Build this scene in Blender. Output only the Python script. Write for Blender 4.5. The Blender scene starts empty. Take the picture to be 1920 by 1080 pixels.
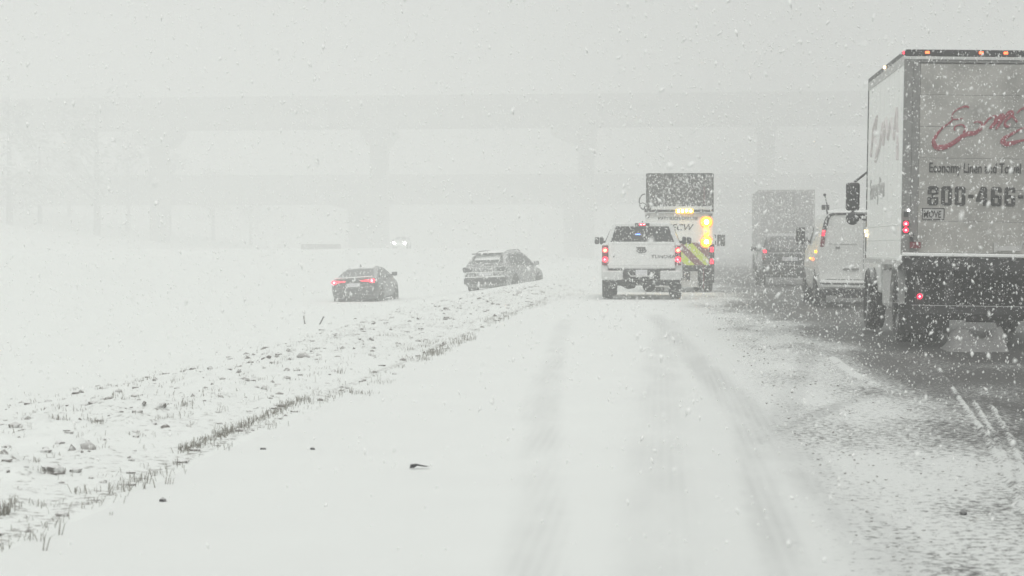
import bpy, bmesh, math, random
import numpy as np
from mathutils import Vector, Matrix, Euler
R = math.radians
random.seed(7)
RNG = np.random.default_rng(11)
S = bpy.context.scene
COL = S.collection

# ------------------------------------------------------------------ camera
F = 4000.0 / 1920.0 * 36.0
CAMH = 1.35
YAW, PITCH = R(4.004), R(-1.117)
cd = bpy.data.cameras.new('camera')
cam = bpy.data.objects.new('camera', cd)
COL.objects.link(cam)
cam.location = (0, 0, CAMH)
cam.rotation_euler = (R(90) + PITCH, 0, YAW)
cd.lens = F
cd.sensor_width = 36
cd.clip_start = 0.1
cd.clip_end = 3000
cd.dof.use_dof = True
cd.dof.focus_distance = 42
cd.dof.aperture_fstop = 6.5
S.camera = cam

# ------------------------------------------------------------------ world, sun, exposure
w = bpy.data.worlds.new('World')
S.world = w
w.use_nodes = True
nt = w.node_tree
nt.nodes.clear()
SUN_EL, SUN_AZ = R(52), R(200)
sky = nt.nodes.new('ShaderNodeTexSky')
sky.sky_type = 'NISHITA'
sky.sun_disc = False
sky.sun_elevation = SUN_EL
sky.sun_rotation = SUN_AZ
sky.dust_density = 6
hs = nt.nodes.new('ShaderNodeHueSaturation')
hs.inputs['Saturation'].default_value = 0.05
mixc = nt.nodes.new('ShaderNodeMix')
mixc.data_type = 'RGBA'
mixc.inputs['Factor'].default_value = 0.85          # a closed cloud deck hides almost all of the blue
mixc.inputs['B'].default_value = (6.25, 6.36, 6.2, 1)
bg = nt.nodes.new('ShaderNodeBackground')
bg.inputs['Strength'].default_value = 0.1
wo = nt.nodes.new('ShaderNodeOutputWorld')
nt.links.new(sky.outputs[0], hs.inputs['Color'])
nt.links.new(hs.outputs[0], mixc.inputs['A'])
wtc = nt.nodes.new('ShaderNodeTexCoord')
wn = nt.nodes.new('ShaderNodeTexNoise'); wn.inputs['Scale'].default_value = 2.2; wn.inputs['Detail'].default_value = 2
wsp = nt.nodes.new('ShaderNodeSeparateXYZ')
wr = nt.nodes.new('ShaderNodeMapRange')
wr.inputs['From Min'].default_value = -.12; wr.inputs['From Max'].default_value = .5
wr.inputs['To Min'].default_value = 1.0; wr.inputs['To Max'].default_value = .58
wm = nt.nodes.new('ShaderNodeMix'); wm.data_type = 'RGBA'; wm.blend_type = 'MULTIPLY'; wm.inputs['Factor'].default_value = 1
nt.links.new(wtc.outputs['Generated'], wn.inputs['Vector']); nt.links.new(wtc.outputs['Generated'], wsp.inputs[0])
nt.links.new(wsp.outputs['X'], wr.inputs['Value'])
nt.links.new(mixc.outputs['Result'], wm.inputs['A']); nt.links.new(wr.outputs[0], wm.inputs['B'])
nt.nodes.remove(wn)
nt.links.new(wm.outputs['Result'], bg.inputs[0])
nt.links.new(bg.outputs[0], wo.inputs[0])
sd = bpy.data.lights.new('sun', 'SUN')
sd.energy = 1.35
sd.angle = R(40)
sd.color = (1.0, 0.985, 0.96)
so = bpy.data.objects.new('sun', sd)
COL.objects.link(so)
so.rotation_euler = (R(38), 0, R(20))
S.view_settings.view_transform = 'Standard'
S.view_settings.look = 'None'
S.view_settings.exposure = 0.19
S.view_settings.gamma = 1
S.cycles.volume_bounces = 3
S.cycles.max_bounces = 8
S.cycles.use_denoising = True

# ------------------------------------------------------------------ helpers
def tag(o, label=None, cat=None, group=None, kind=None):
    if label: o['label'] = label
    if cat: o['category'] = cat
    if group: o['group'] = group
    if kind: o['kind'] = kind
    return o

def empty(name, loc, label, cat, rz=0, group=None, rx=0, ry=0):
    o = bpy.data.objects.new(name, None)
    COL.objects.link(o)
    o.location = loc
    o.rotation_euler = (rx, ry, rz)
    return tag(o, label, cat, group)

def obj(name, bm, m, parent=None, smooth=None, bevel=0, label=None):
    me = bpy.data.meshes.new(name)
    bmesh.ops.recalc_face_normals(bm, faces=bm.faces)
    bm.to_mesh(me)
    bm.free()
    if smooth is not None:
        me.shade_smooth()
        me.set_sharp_from_angle(angle=R(smooth))
    o = bpy.data.objects.new(name, me)
    COL.objects.link(o)
    if m: me.materials.append(m)
    if parent: o.parent = parent
    if bevel:
        b = o.modifiers.new('bevel', 'BEVEL')
        b.width = bevel
        b.segments = 2
        b.limit_method = 'ANGLE'
    if label: o['label'] = label
    return o

def raw(name, verts, faces, m, parent=None, smooth=False):
    me = bpy.data.meshes.new(name)
    me.from_pydata(verts, [], faces)
    me.update()
    if smooth: me.shade_smooth()
    o = bpy.data.objects.new(name, me)
    COL.objects.link(o)
    if m: me.materials.append(m)
    if parent: o.parent = parent
    return o

def NB(): return bmesh.new()

def bx(bm, x0, x1, y0, y1, z0, z1):
    vs = [bm.verts.new(p) for p in ((x0,y0,z0),(x1,y0,z0),(x1,y1,z0),(x0,y1,z0),(x0,y0,z1),(x1,y0,z1),(x1,y1,z1),(x0,y1,z1))]
    for f in ((0,1,2,3),(4,5,6,7),(0,1,5,4),(1,2,6,5),(2,3,7,6),(3,0,4,7)):
        bm.faces.new([vs[i] for i in f])
    return bm

def prism(bm, poly, axis, a, b):
    """poly: 2-D points; axis 'x': points are (y,z); 'y': (x,z); 'z': (x,y)"""
    def P(p, t):
        return {'x': (t, p[0], p[1]), 'y': (p[0], t, p[1]), 'z': (p[0], p[1], t)}[axis]
    A = [bm.verts.new(P(p, a)) for p in poly]
    B = [bm.verts.new(P(p, b)) for p in poly]
    bm.faces.new(A)
    bm.faces.new(B)
    n = len(poly)
    for i in range(n):
        bm.faces.new((A[i], A[(i+1) % n], B[(i+1) % n], B[i]))
    return bm

def slab(bm, pts, t):
    """thick polygon: pts on the outer surface, pushed t inwards along the (oriented) normal"""
    v = [Vector(p) for p in pts]
    n = (v[1]-v[0]).cross(v[2]-v[0]).normalized()
    A = [bm.verts.new(p) for p in v]
    B = [bm.verts.new(p - n*t) for p in v]
    bm.faces.new(A)
    bm.faces.new(B)
    k = len(v)
    for i in range(k):
        bm.faces.new((A[i], A[(i+1) % k], B[(i+1) % k], B[i]))
    return bm

def loft(bm, rings):
    rr = [[bm.verts.new(p) for p in r] for r in rings]
    n = len(rr[0])
    for a, b in zip(rr, rr[1:]):
        for i in range(n):
            bm.faces.new((a[i], a[(i+1) % n], b[(i+1) % n], b[i]))
    bm.faces.new(rr[0])
    bm.faces.new(rr[-1])
    return bm

def tube(bm, pts, rad, n=8, flat=None):
    """round tube through pts; flat scales its y thickness about the first y"""
    pts = [Vector(p) for p in pts]
    if not hasattr(rad, '__len__'): rad = [rad]*len(pts)
    rings = []
    for i, p in enumerate(pts):
        d = (pts[min(i+1, len(pts)-1)] - pts[max(i-1, 0)]).normalized()
        u = d.cross(Vector((0, 1, 0)) if abs(d.y) < .8 else Vector((1, 0, 0))).normalized()
        v = d.cross(u).normalized()
        ring = []
        for k in range(n):
            a = 2*math.pi*k/n
            q = p + (u*math.cos(a) + v*math.sin(a))*rad[i]
            if flat is not None: q.y = p.y + (q.y-p.y)*flat
            ring.append(q)
        rings.append(ring)
    return loft(bm, rings)

def cyl(bm, c, axis, r, L, n=24, r2=None):
    c = Vector(c)
    e = {'x': Vector((1,0,0)), 'y': Vector((0,1,0)), 'z': Vector((0,0,1))}[axis]
    u = Vector((0,1,0)) if axis != 'y' else Vector((1,0,0))
    v = e.cross(u)
    r2 = r if r2 is None else r2
    ra = []
    for rr, t in ((r, -L/2), (r2, L/2)):
        ra.append([c + e*t + (u*math.cos(2*math.pi*k/n) + v*math.sin(2*math.pi*k/n))*rr for k in range(n)])
    return loft(bm, ra)

def lathe_x(bm, c, prof, n=28):
    """closed profile of (x, r) turned about the x axis through c"""
    c = Vector(c)
    rows = []
    for x, r in prof:
        rows.append([bm.verts.new((c.x+x, c.y+r*math.cos(2*math.pi*k/n), c.z+r*math.sin(2*math.pi*k/n))) for k in range(n)])
    m = len(prof)
    for i in range(m):
        a, b = rows[i], rows[(i+1) % m]
        for k in range(n):
            bm.faces.new((a[k], a[(k+1) % n], b[(k+1) % n], b[k]))
    return bm

# numpy value noise
_perm = RNG.permutation(4096)
_val = RNG.random(4096)
def vnoise(x, y):
    xi = np.floor(x).astype(int); yi = np.floor(y).astype(int)
    fx = x-xi; fy = y-yi
    fx = fx*fx*(3-2*fx); fy = fy*fy*(3-2*fy)
    def h(a, b): return _val[(_perm[(a & 4095)] + b*57) & 4095]
    return (h(xi,yi)*(1-fx)+h(xi+1,yi)*fx)*(1-fy) + (h(xi,yi+1)*(1-fx)+h(xi+1,yi+1)*fx)*fy
def fbm(x, y, o=4):
    s = 0; a = .5; t = 0
    for i in range(o):
        s = s + a*vnoise(x*2**i+17*i, y*2**i+31*i); t += a; a *= .5
    return s/t
def sstep(x, a, b):
    t = np.clip((x-a)/(b-a), 0, 1)
    return t*t*(3-2*t)

# ------------------------------------------------------------------ materials
def N(t, typ, **kw):
    n = t.nodes.new(typ)
    for k, v in kw.items(): setattr(n, k, v)
    return n

def mat(name, col, rough=.5, metal=0, snow=0.0, top=None, spec=.5, vary=.12, scale=9, coat=0):
    """base colour with grime variation, plus snow stuck to it: on tops and in driven blotches"""
    m = bpy.data.materials.new(name)
    m.use_nodes = True
    t = m.node_tree
    p = t.nodes['Principled BSDF']
    p.inputs['Roughness'].default_value = rough
    p.inputs['Metallic'].default_value = metal
    p.inputs['Specular IOR Level'].default_value = spec
    p.inputs['Coat Weight'].default_value = coat
    tc = N(t, 'ShaderNodeTexCoord')
    nz = N(t, 'ShaderNodeTexNoise')
    nz.inputs['Scale'].default_value = scale
    nz.inputs['Detail'].default_value = 6
    t.links.new(tc.outputs['Object'], nz.inputs['Vector'])
    r = N(t, 'ShaderNodeMapRange')
    r.inputs['From Min'].default_value = .3; r.inputs['From Max'].default_value = .7
    r.inputs['To Min'].default_value = 1-vary; r.inputs['To Max'].default_value = 1+vary
    t.links.new(nz.outputs[0], r.inputs['Value'])
    mul = N(t, 'ShaderNodeMix', data_type='RGBA', blend_type='MULTIPLY')
    mul.inputs['Factor'].default_value = 1
    mul.inputs['A'].default_value = (*col, 1)
    t.links.new(r.outputs[0], mul.inputs['B'])
    out = mul.outputs['Result']
    if snow > 0:
        g = N(t, 'ShaderNodeNewGeometry')
        sp = N(t, 'ShaderNodeSeparateXYZ')
        t.links.new(g.outputs['Normal'], sp.inputs[0])
        up = N(t, 'ShaderNodeMapRange')
        up.inputs['From Min'].default_value = .45; up.inputs['From Max'].default_value = .95
        t.links.new(sp.outputs['Z'], up.inputs['Value'])
        n2 = N(t, 'ShaderNodeTexNoise')
        n2.inputs['Scale'].default_value = 16; n2.inputs['Detail'].default_value = 7; n2.inputs['Roughness'].default_value = .7
        t.links.new(tc.outputs['Object'], n2.inputs['Vector'])
        bl = N(t, 'ShaderNodeMapRange')
        bl.inputs['From Min'].default_value = .66-snow*.35; bl.inputs['From Max'].default_value = .74-snow*.3
        t.links.new(n2.outputs[0], bl.inputs['Value'])
        mx = N(t, 'ShaderNodeMath', operation='MAXIMUM')
        u2 = N(t, 'ShaderNodeMath', operation='MULTIPLY')
        u2.inputs[1].default_value = min(1, .5+snow) if top is None else top
        t.links.new(up.outputs[0], u2.inputs[0])
        b2 = N(t, 'ShaderNodeMath', operation='MULTIPLY')
        b2.inputs[1].default_value = min(.9, .35+snow)
        t.links.new(bl.outputs[0], b2.inputs[0])
        t.links.new(u2.outputs[0], mx.inputs[0]); t.links.new(b2.outputs[0], mx.inputs[1])
        sm = N(t, 'ShaderNodeMix', data_type='RGBA')
        sm.inputs['B'].default_value = (.8, .81, .8, 1)
        t.links.new(mx.outputs[0], sm.inputs['Factor']); t.links.new(out, sm.inputs['A'])
        out = sm.outputs['Result']
        rr = N(t, 'ShaderNodeMix', data_type='FLOAT')
        rr.inputs['A'].default_value = rough; rr.inputs['B'].default_value = .8
        t.links.new(mx.outputs[0], rr.inputs['Factor']); t.links.new(rr.outputs[0], p.inputs['Roughness'])
    t.links.new(out, p.inputs['Base Color'])
    return m

def lamp(name, col, s, base=None):
    m = bpy.data.materials.new(name)
    m.use_nodes = True
    p = m.node_tree.nodes['Principled BSDF']
    p.inputs['Base Color'].default_value = (*(base or col), 1)
    p.inputs['Emission Color'].default_value = (*col, 1)
    p.inputs['Emission Strength'].default_value = s
    p.inputs['Roughness'].default_value = .2
    return m

M = dict(
    white=mat('white_paint', (.70,.71,.69), .4, snow=.25, vary=.06),
    whitetruck=mat('white_pickup_paint', (.73,.74,.725), .35, snow=.3, vary=.05, coat=.3),
    van=mat('white_van_paint', (.62,.63,.61), .4, snow=.3, vary=.08),
    sidepanel=mat('dull_white_panel', (.80,.81,.79), .5, snow=.15, vary=.05),
    door=mat('dirty_door', (.34,.335,.315), .6, snow=.25, vary=.3, scale=2.2),
    fardoor=mat('grimy_grey_door', (.36,.36,.355), .6, snow=.25, vary=.15),
    postg=mat('grey_rear_frame', (.20,.20,.195), .5, snow=.2, vary=.15),
    black=mat('black_trim', (.02,.02,.022), .5, snow=.18),
    under=mat('dark_underbody', (.02,.02,.021), .8, snow=.25),
    tyre=mat('rubber', (.025,.025,.026), .85, snow=.3),
    rim=mat('steel_rim', (.25,.25,.26), .4, metal=.6, snow=.4),
    glass=mat('dark_glass', (.012,.014,.016), .12, snow=.05, top=.1, spec=.6),
    glasssnow=mat('frosted_dark_glass', (.03,.032,.035), .25, snow=.22, top=.12, spec=.5),
    blackpaint=mat('charcoal_car_paint', (.03,.031,.035), .35, snow=.25, top=.45, coat=.4),
    greypaint=mat('dark_grey_car_paint', (.05,.051,.054), .4, snow=.52, top=.7, coat=.3),
    snow=mat('snow_lump', (.84,.855,.84), .85, vary=.04),
    dirtysnow=mat('grey_slush_lump', (.20,.20,.197), .85, vary=.2, scale=20),
    chrome=mat('bumper_paint', (.55,.56,.55), .3, snow=.3),
    lettering=mat('black_lettering', (.02,.02,.02), .6, snow=.06, scale=40),
    redletter=mat('red_lettering', (.27,.055,.075), .6, snow=.24, scale=40, vary=.3),
    fadered=mat('faded_red_lettering', (.68,.64,.635), .6, snow=.1),
    fadegrey=mat('faded_grey_lettering', (.46,.46,.45), .6, snow=.1),
    darkred=mat('dark_red_reflector', (.16,.012,.025), .3, snow=.08),
    plate=mat('licence_plate', (.6,.6,.62), .4, snow=.3),
    board=mat('dark_message_panel', (.05,.05,.052), .5, snow=.42),
    concrete=mat('concrete', (.30,.295,.285), .85, vary=.15, scale=.4),
    bark=mat('bark', (.09,.08,.07), .9, snow=.2),
    leaf=mat('twigs_and_needles', (.07,.075,.06), .9, snow=.3),
    grass=mat('dead_grass', (.21,.20,.175), .9, vary=.4, scale=30),
    dirt=mat('frozen_dirt', (.15,.14,.13), .95, snow=.45, vary=.3, scale=25),
    stone=mat('frozen_clod', (.17,.16,.15), .95, snow=.45, vary=.3, scale=20),
    wood=mat('weathered_wood', (.13,.125,.12), .9, snow=.1),
)
L = dict(
    red=lamp('lit_red_lamp', (1, .015, .055), 2.6, (.4,.01,.02)),
    redhot=lamp('red_lamp_core', (1, .22, .30), 9.0, (.5,.1,.1)),
    reddim=lamp('dim_red_lamp', (1, .03, .09), 1.1, (.4,.01,.02)),
    orange=lamp('orange_marker', (1, .11, .03), 4.0, (.6,.2,.05)),
    orangecore=lamp('turn_bulb', (1, .45, .12), 7.0),
    haloglow=lamp('amber_halo', (1, .22, .02), 1.8, (.6,.25,.02)),  # glow painted round the flashers as a halo
    amber=lamp('amber_beacon', (1, .42, .0), 3.6, (.7,.4,.02)),
    ambercore=lamp('amber_core', (1, .80, .25), 60.0),
    warm=lamp('pale_warm_marker', (1, .72, .35), 5.0),
    white=lamp('white_lamp', (1, 1, 1), 9.0),
    head=lamp('headlight_glow', (1, 1, .98), 60.0),
    blue=lamp('blue_indicator', (.12, .25, 1), 5.0),
)

# ------------------------------------------------------------------ pixel to place (used once, to read positions off the photo)
CR = Euler(cam.rotation_euler).to_matrix()
def ray(px, py):
    return CR @ Vector(((px-960)/4000, (540-py)/4000, -1))
def on_z(px, py, z=0.0):
    d = ray(px, py); t = (z-CAMH)/d.z
    return Vector((d.x*t, d.y*t, z))

# ------------------------------------------------------------------ terrain
def H(X, Y):
    X = np.asarray(X, float); Y = np.asarray(Y, float)
    h = .035*np.exp(-((X+4.3)/1.3)**2)
    h = h + .07*(fbm(X*2.6, Y*1.9, 4)-.42)*sstep(-X, 3.0, 3.9)*sstep(X, -10, -6)
    cl = fbm(X*6+40, Y*4.5+9, 3)
    h = h + .10*np.clip(cl-.56, 0, 1)*sstep(-X, 3.1, 3.9)*sstep(X, -6.2, -4.6)*2
    h = h - .75*sstep(-X, 3.6, 10.8)
    h = h + 1.75*sstep(-X, 17, 31)
    h = h + .10*(fbm(X*.16, Y*.10, 3)-.5)*sstep(-X, 3, 8)*1.6
    # shallow ploughed ridges further on
    h = h + .12*np.exp(-((X+24+.03*Y)/1.5)**2)*sstep(Y, 60, 140)
    h = h + np.clip((-X-82)*.16, 0, 10)*sstep(Y, 280, 335)
    h = h + np.clip((X-16)*.2, 0, 3)*sstep(Y, 60, 160)*0.4
    return h

def Hroad(X, Y):
    return 0*np.asarray(X, float)
def gz(x, y):
    return float(H(x, y)) if x < -2.8 else 0.0
def on_ground(px, py):
    z = 0.0
    for _ in range(12):
        p = on_z(px, py, z)
        z = .5*z + .5*gz(p.x, p.y)
    p.z = gz(p.x, p.y)
    return p

def grid(name, xs, ys, hf, m, attrs=None):
    X, Y = np.meshgrid(xs, ys)
    Z = hf(X, Y)
    co = np.stack([X, Y, Z], -1).reshape(-1, 3).astype(np.float32)
    nx, ny = len(xs), len(ys)
    i = np.arange((ny-1)*(nx-1)); r = i//(nx-1); c = i % (nx-1)
    a = r*nx+c
    f = np.stack([a, a+1, a+nx+1, a+nx], -1).astype(np.int32)
    me = bpy.data.meshes.new(name)
    me.vertices.add(len(co)); me.vertices.foreach_set('co', co.ravel())
    me.loops.add(f.size); me.loops.foreach_set('vertex_index', f.ravel())
    me.polygons.add(len(f)); me.polygons.foreach_set('loop_start', np.arange(0, f.size, 4, dtype=np.int32))
    me.update()
    me.validate()
    me.shade_smooth()
    if attrs:
        for k, fn in attrs.items():
            at = me.attributes.new(k, 'FLOAT', 'POINT')
            at.data.foreach_set('value', fn(X, Y).ravel().astype(np.float32))
    me.materials.append(m)
    o = bpy.data.objects.new(name, me)
    COL.objects.link(o)
    return o

def snow_mat():
    m = bpy.data.materials.new('snow_field'); m.use_nodes = True
    t = m.node_tree; p = t.nodes['Principled BSDF']
    p.inputs['Roughness'].default_value = .8
    p.inputs['Specular IOR Level'].default_value = .2
    tc = N(t, 'ShaderNodeTexCoord')
    # patches of earth and stubble poking through, only where the 'earth' attribute allows
    at = N(t, 'ShaderNodeAttribute', attribute_name='earth')
    n1 = N(t, 'ShaderNodeTexNoise'); n1.inputs['Scale'].default_value = 15; n1.inputs['Detail'].default_value = 7; n1.inputs['Roughness'].default_value = .65
    t.links.new(tc.outputs['Object'], n1.inputs['Vector'])
    ad = N(t, 'ShaderNodeMath', operation='MULTIPLY_ADD')
    ad.inputs[1].default_value = .30
    t.links.new(at.outputs['Fac'], ad.inputs[0]); t.links.new(n1.outputs[0], ad.inputs[2])
    mr = N(t, 'ShaderNodeMapRange'); mr.inputs['From Min'].default_value = .80; mr.inputs['From Max'].default_value = .92
    t.links.new(ad.outputs[0], mr.inputs['Value'])
    n2 = N(t, 'ShaderNodeTexNoise'); n2.inputs['Scale'].default_value = .5; n2.inputs['Detail'].default_value = 4
    t.links.new(tc.outputs['Object'], n2.inputs['Vector'])
    sc = N(t, 'ShaderNodeMix', data_type='RGBA')
    sc.inputs['A'].default_value = (.84,.865,.845,1); sc.inputs['B'].default_value = (.79,.815,.795,1)
    t.links.new(n2.outputs[0], sc.inputs['Factor'])
    mx = N(t, 'ShaderNodeMix', data_type='RGBA')
    mx.inputs['B'].default_value = (.26,.25,.235,1)
    t.links.new(mr.outputs[0], mx.inputs['Factor']); t.links.new(sc.outputs['Result'], mx.inputs['A'])
    t.links.new(mx.outputs['Result'], p.inputs['Base Color'])
    b = N(t, 'ShaderNodeBump'); b.inputs['Strength'].default_value = .25; b.inputs['Distance'].default_value = .03
    n3 = N(t, 'ShaderNodeTexNoise'); n3.inputs['Scale'].default_value = 6; n3.inputs['Detail'].default_value = 8
    t.links.new(tc.outputs['Object'], n3.inputs['Vector'])
    t.links.new(n3.outputs[0], b.inputs['Height']); t.links.new(b.outputs[0], p.inputs['Normal'])
    return m

def road_mat():
    m = bpy.data.materials.new('snowy_road'); m.use_nodes = True
    t = m.node_tree; p = t.nodes['Principled BSDF']
    p.inputs['Specular IOR Level'].default_value = .3
    tc = N(t, 'ShaderNodeTexCoord')
    a1 = N(t, 'ShaderNodeAttribute', attribute_name='slush')
    a2 = N(t, 'ShaderNodeAttribute', attribute_name='rut')
    n1 = N(t, 'ShaderNodeTexNoise'); n1.inputs['Scale'].default_value = 19; n1.inputs['Detail'].default_value = 9; n1.inputs['Roughness'].default_value = .78
    t.links.new(tc.outputs['Object'], n1.inputs['Vector'])
    # slush + (noise-.5)*k
    s1 = N(t, 'ShaderNodeMath', operation='MULTIPLY_ADD')
    s1.inputs[1].default_value = 3.0; s1.inputs[2].default_value = -1.5
    t.links.new(n1.outputs[0], s1.inputs[0])
    s2 = N(t, 'ShaderNodeMath', operation='ADD')
    t.links.new(s1.outputs[0], s2.inputs[0]); t.links.new(a1.outputs['Fac'], s2.inputs[1])
    mr = N(t, 'ShaderNodeMapRange'); mr.inputs['From Min'].default_value = .48; mr.inputs['From Max'].default_value = .72
    t.links.new(s2.outputs[0], mr.inputs['Value'])
    n2 = N(t, 'ShaderNodeTexNoise'); n2.inputs['Scale'].default_value = 1.1; n2.inputs['Detail'].default_value = 5
    t.links.new(tc.outputs['Object'], n2.inputs['Vector'])
    sc = N(t, 'ShaderNodeMix', data_type='RGBA')
    sc.inputs['A'].default_value = (.84,.865,.845,1); sc.inputs['B'].default_value = (.79,.81,.795,1)
    t.links.new(n2.outputs[0], sc.inputs['Factor'])
    rt = N(t, 'ShaderNodeMix', data_type='RGBA')            # driven-on, thinner grey snow in the tyre tracks
    rt.inputs['B'].default_value = (.40,.41,.405,1)
    t.links.new(a2.outputs['Fac'], rt.inputs['Factor']); t.links.new(sc.outputs['Result'], rt.inputs['A'])
    dk = N(t, 'ShaderNodeMix', data_type='RGBA')
    dk.inputs['A'].default_value = (.085,.084,.081,1); dk.inputs['B'].default_value = (.022,.022,.022,1)
    n3 = N(t, 'ShaderNodeTexNoise'); n3.inputs['Scale'].default_value = 23; n3.inputs['Detail'].default_value = 6
    t.links.new(tc.outputs['Object'], n3.inputs['Vector'])
    t.links.new(n3.outputs[0], dk.inputs['Factor'])
    mx = N(t, 'ShaderNodeMix', data_type='RGBA')
    t.links.new(mr.outputs[0], mx.inputs['Factor']); t.links.new(rt.outputs['Result'], mx.inputs['A']); t.links.new(dk.outputs['Result'], mx.inputs['B'])
    t.links.new(mx.outputs['Result'], p.inputs['Base Color'])
    rg = N(t, 'ShaderNodeMapRange'); rg.inputs['To Min'].default_value = .8; rg.inputs['To Max'].default_value = .5
    t.links.new(mr.outputs[0], rg.inputs['Value']); t.links.new(rg.outputs[0], p.inputs['Roughness'])
    b = N(t, 'ShaderNodeBump'); b.inputs['Strength'].default_value = .4; b.inputs['Distance'].default_value = .02
    t.links.new(n1.outputs[0], b.inputs['Height']); t.links.new(b.outputs[0], p.inputs['Normal'])
    return m

def polydist(X, Y, pts):
    d = np.full(X.shape, 1e9)
    for (ax, ay), (bx_, by) in zip(pts, pts[1:]):
        dx, dy = bx_-ax, by-ay
        t = np.clip(((X-ax)*dx+(Y-ay)*dy)/(dx*dx+dy*dy+1e-9), 0, 1)
        d = np.minimum(d, np.hypot(X-ax-t*dx, Y-ay-t*dy))
    return d
def gp(*pp):
    return [tuple(on_z(a, b, 0)[:2]) for a, b in pp]
RUTS = [  # (track, half width in m, strength)
    (gp((1000,1080),(1010,960),(1012,860),(1022,760),(1035,690),(1046,640),(1060,600)), .13, .34),
    (gp((1045,1080),(1030,960),(1000,830),(985,760),(1010,700)), .05, .22),
    (gp((1480,1080),(1440,960),(1418,880),(1405,820),(1385,760),(1350,700)), .10, .40),
    (gp((1700,1080),(1600,960),(1500,860),(1430,800),(1370,740),(1310,680),(1260,625),(1225,590)), .17, .42),
    (gp((1425,830),(1455,810),(1530,775),(1600,748),(1660,728)), .10, .55),
    (gp((1455,800),(1480,750),(1505,700),(1515,660)), .13, .38),
    (gp((1250,1080),(1240,900),(1235,760),(1240,660),(1260,600)), .20, .30),
]
CLEAN = [  # pale ridges between the wheels in the slushy lane
    (gp((1925,960),(1880,870),(1838,800),(1795,740),(1760,690)), .016),
    (gp((1895,880),(1862,810),(1825,750)), .01),
    (gp((1925,900),(1900,830),(1860,760)), .012),
    (gp((1560,670),(1600,700),(1640,720)), .05),
]
def rut(X, Y):
    v = np.zeros(X.shape)
    for k, (pts, wd, s) in enumerate(RUTS):
        d = polydist(X, Y, pts)
        v = np.maximum(v, (.58 if 2 <= k <= 5 else .5)*s*(1-sstep(d+.05*(fbm(X*9, Y*5, 3)-.5), wd*.4, wd*1.5)))
    v = v*np.clip(-.1+2.0*fbm(X*5, Y*.9, 4), 0, 1.3)*(1+.25*np.sin(X*110+3*fbm(X, Y*.3, 2)))
    # broad grey tint, stronger towards the right-hand side of the lane
    v = v + .26*sstep(X, -.9, 1.3) + .10*sstep(X, 1.3, 2.4)
    return np.clip(v, 0, 1)
def slush(X, Y):
    e = 1.75 + .5*(fbm(Y*.12+3, X*0+1.5, 3)-.5)*2 - .25*sstep(Y, 20, 40) - .30*(1-sstep(Y, 9, 15))
    s = .34*sstep(X, e-1.35, e-.35) + .22*sstep(X, e-.5, e+.5) + .38*sstep(X, e+.3, e+1.5)
    s = s + .70*(fbm(X*1.6+5, Y*.45, 4)-.5)*sstep(X, .4, 1.4)
    s = s*(1-.35*sstep(Y, 90, 180))
    s = s + .22*np.exp(-((X-1.0)/.35)**2)*sstep(Y, 10, 14)*(1-sstep(Y, 24, 34))*.6
    for pts, wd in CLEAN:
        s = s - .55*(1-sstep(polydist(X, Y, pts), wd*.5, wd*1.5))*np.clip(fbm(X*3, Y*2.5, 3)*3-.9, 0, 1)
    # band of grit on the snow just behind the pickup
    s = s + .26*np.exp(-((Y-49)/2.5)**2)*sstep(X, -1.8, -1)*(1-sstep(X, 2.5, 3.5))
    s = s + .30*np.exp(-((Y-55.3)/.35)**2)*sstep(X, -1.9, -1.4)*(1-sstep(X, .8, 1.4))  # shade under the pickup, painted in as dark slush
    s = s + .30*np.exp(-((Y-64.2)/.5)**2)*sstep(X, -1.5, -.9)*(1-sstep(X, 2.0, 2.6))  # shade under the safety truck, painted in the same way
    return np.clip(s, 0, 1)
def earth(X, Y):
    e = sstep(-X, 2.8, 3.2)*sstep(X, -7.4, -4.8)*(.55+.9*(fbm(X*.8, Y*.5, 3)-.4))
    e = e + .85*np.exp(-((X+2.98)/.09)**2)*sstep(fbm(X*.2+3, Y*.45, 3), .42, .56)
    return np.clip(e, 0, 1)

def hr(X, Y):
    h = -.02*rut(X, Y)*(1+1.2*(fbm(X*16, Y*9, 3)-.5))
    for pts, wd in CLEAN:
        h = h + .02*(1-sstep(polydist(X, Y, pts), wd*.5, wd*1.5))
    return h + .012*(fbm(X*2.5, Y*1.5, 3)-.5) + .03*sstep(-X, 2.1, 3.0)*0

def geo(a, b, r):
    out = [a]
    while out[-1] < b: out.append(out[-1]*(1+r))
    out[-1] = b
    return out
ys = np.array([-60, -30, -12, 0, 3] + geo(5, 700, .0085))
xs = np.array([-420,-360,-300,-250,-210,-180,-160,-140,-125,-112,-100,-92,-84,-78,-72,-67,-62,-58,-54,-50,-47,-44,-41,-38.5,-36,-34] +
              list(np.arange(-32, -9, .7)) + list(np.arange(-9, -6.2, .12)) + list(np.arange(-6.2, -2.5, .045)) +
              [-2.4,-2,-1,2,6,10,14,16,20,26,34,44,60,80,110,150,200,260,340,420])
def Hg(X, Y):
    h = H(X, Y)
    return np.where(X > -2.8, np.where(X < 14.5, -.12, h), h - .03*0) + np.where((X > -2.8), 0, -.02*sstep(X, -2.95, -2.8))
g = grid('snow_ground', xs, ys, Hg, snow_mat(), {'earth': earth})
tag(g, kind='structure')
ys = np.array([-55, -20, -5, 2] + geo(5, 640, .006))
xs = np.array([-2.95] + list(np.arange(-2.85, 3.6, .03)) + list(np.arange(3.6, 7, .12)) + list(np.arange(7, 14.6, .5)))
r = grid('road', xs, ys, hr, road_mat(), {'rut': rut, 'slush': slush})
tag(r, kind='structure')

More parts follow.
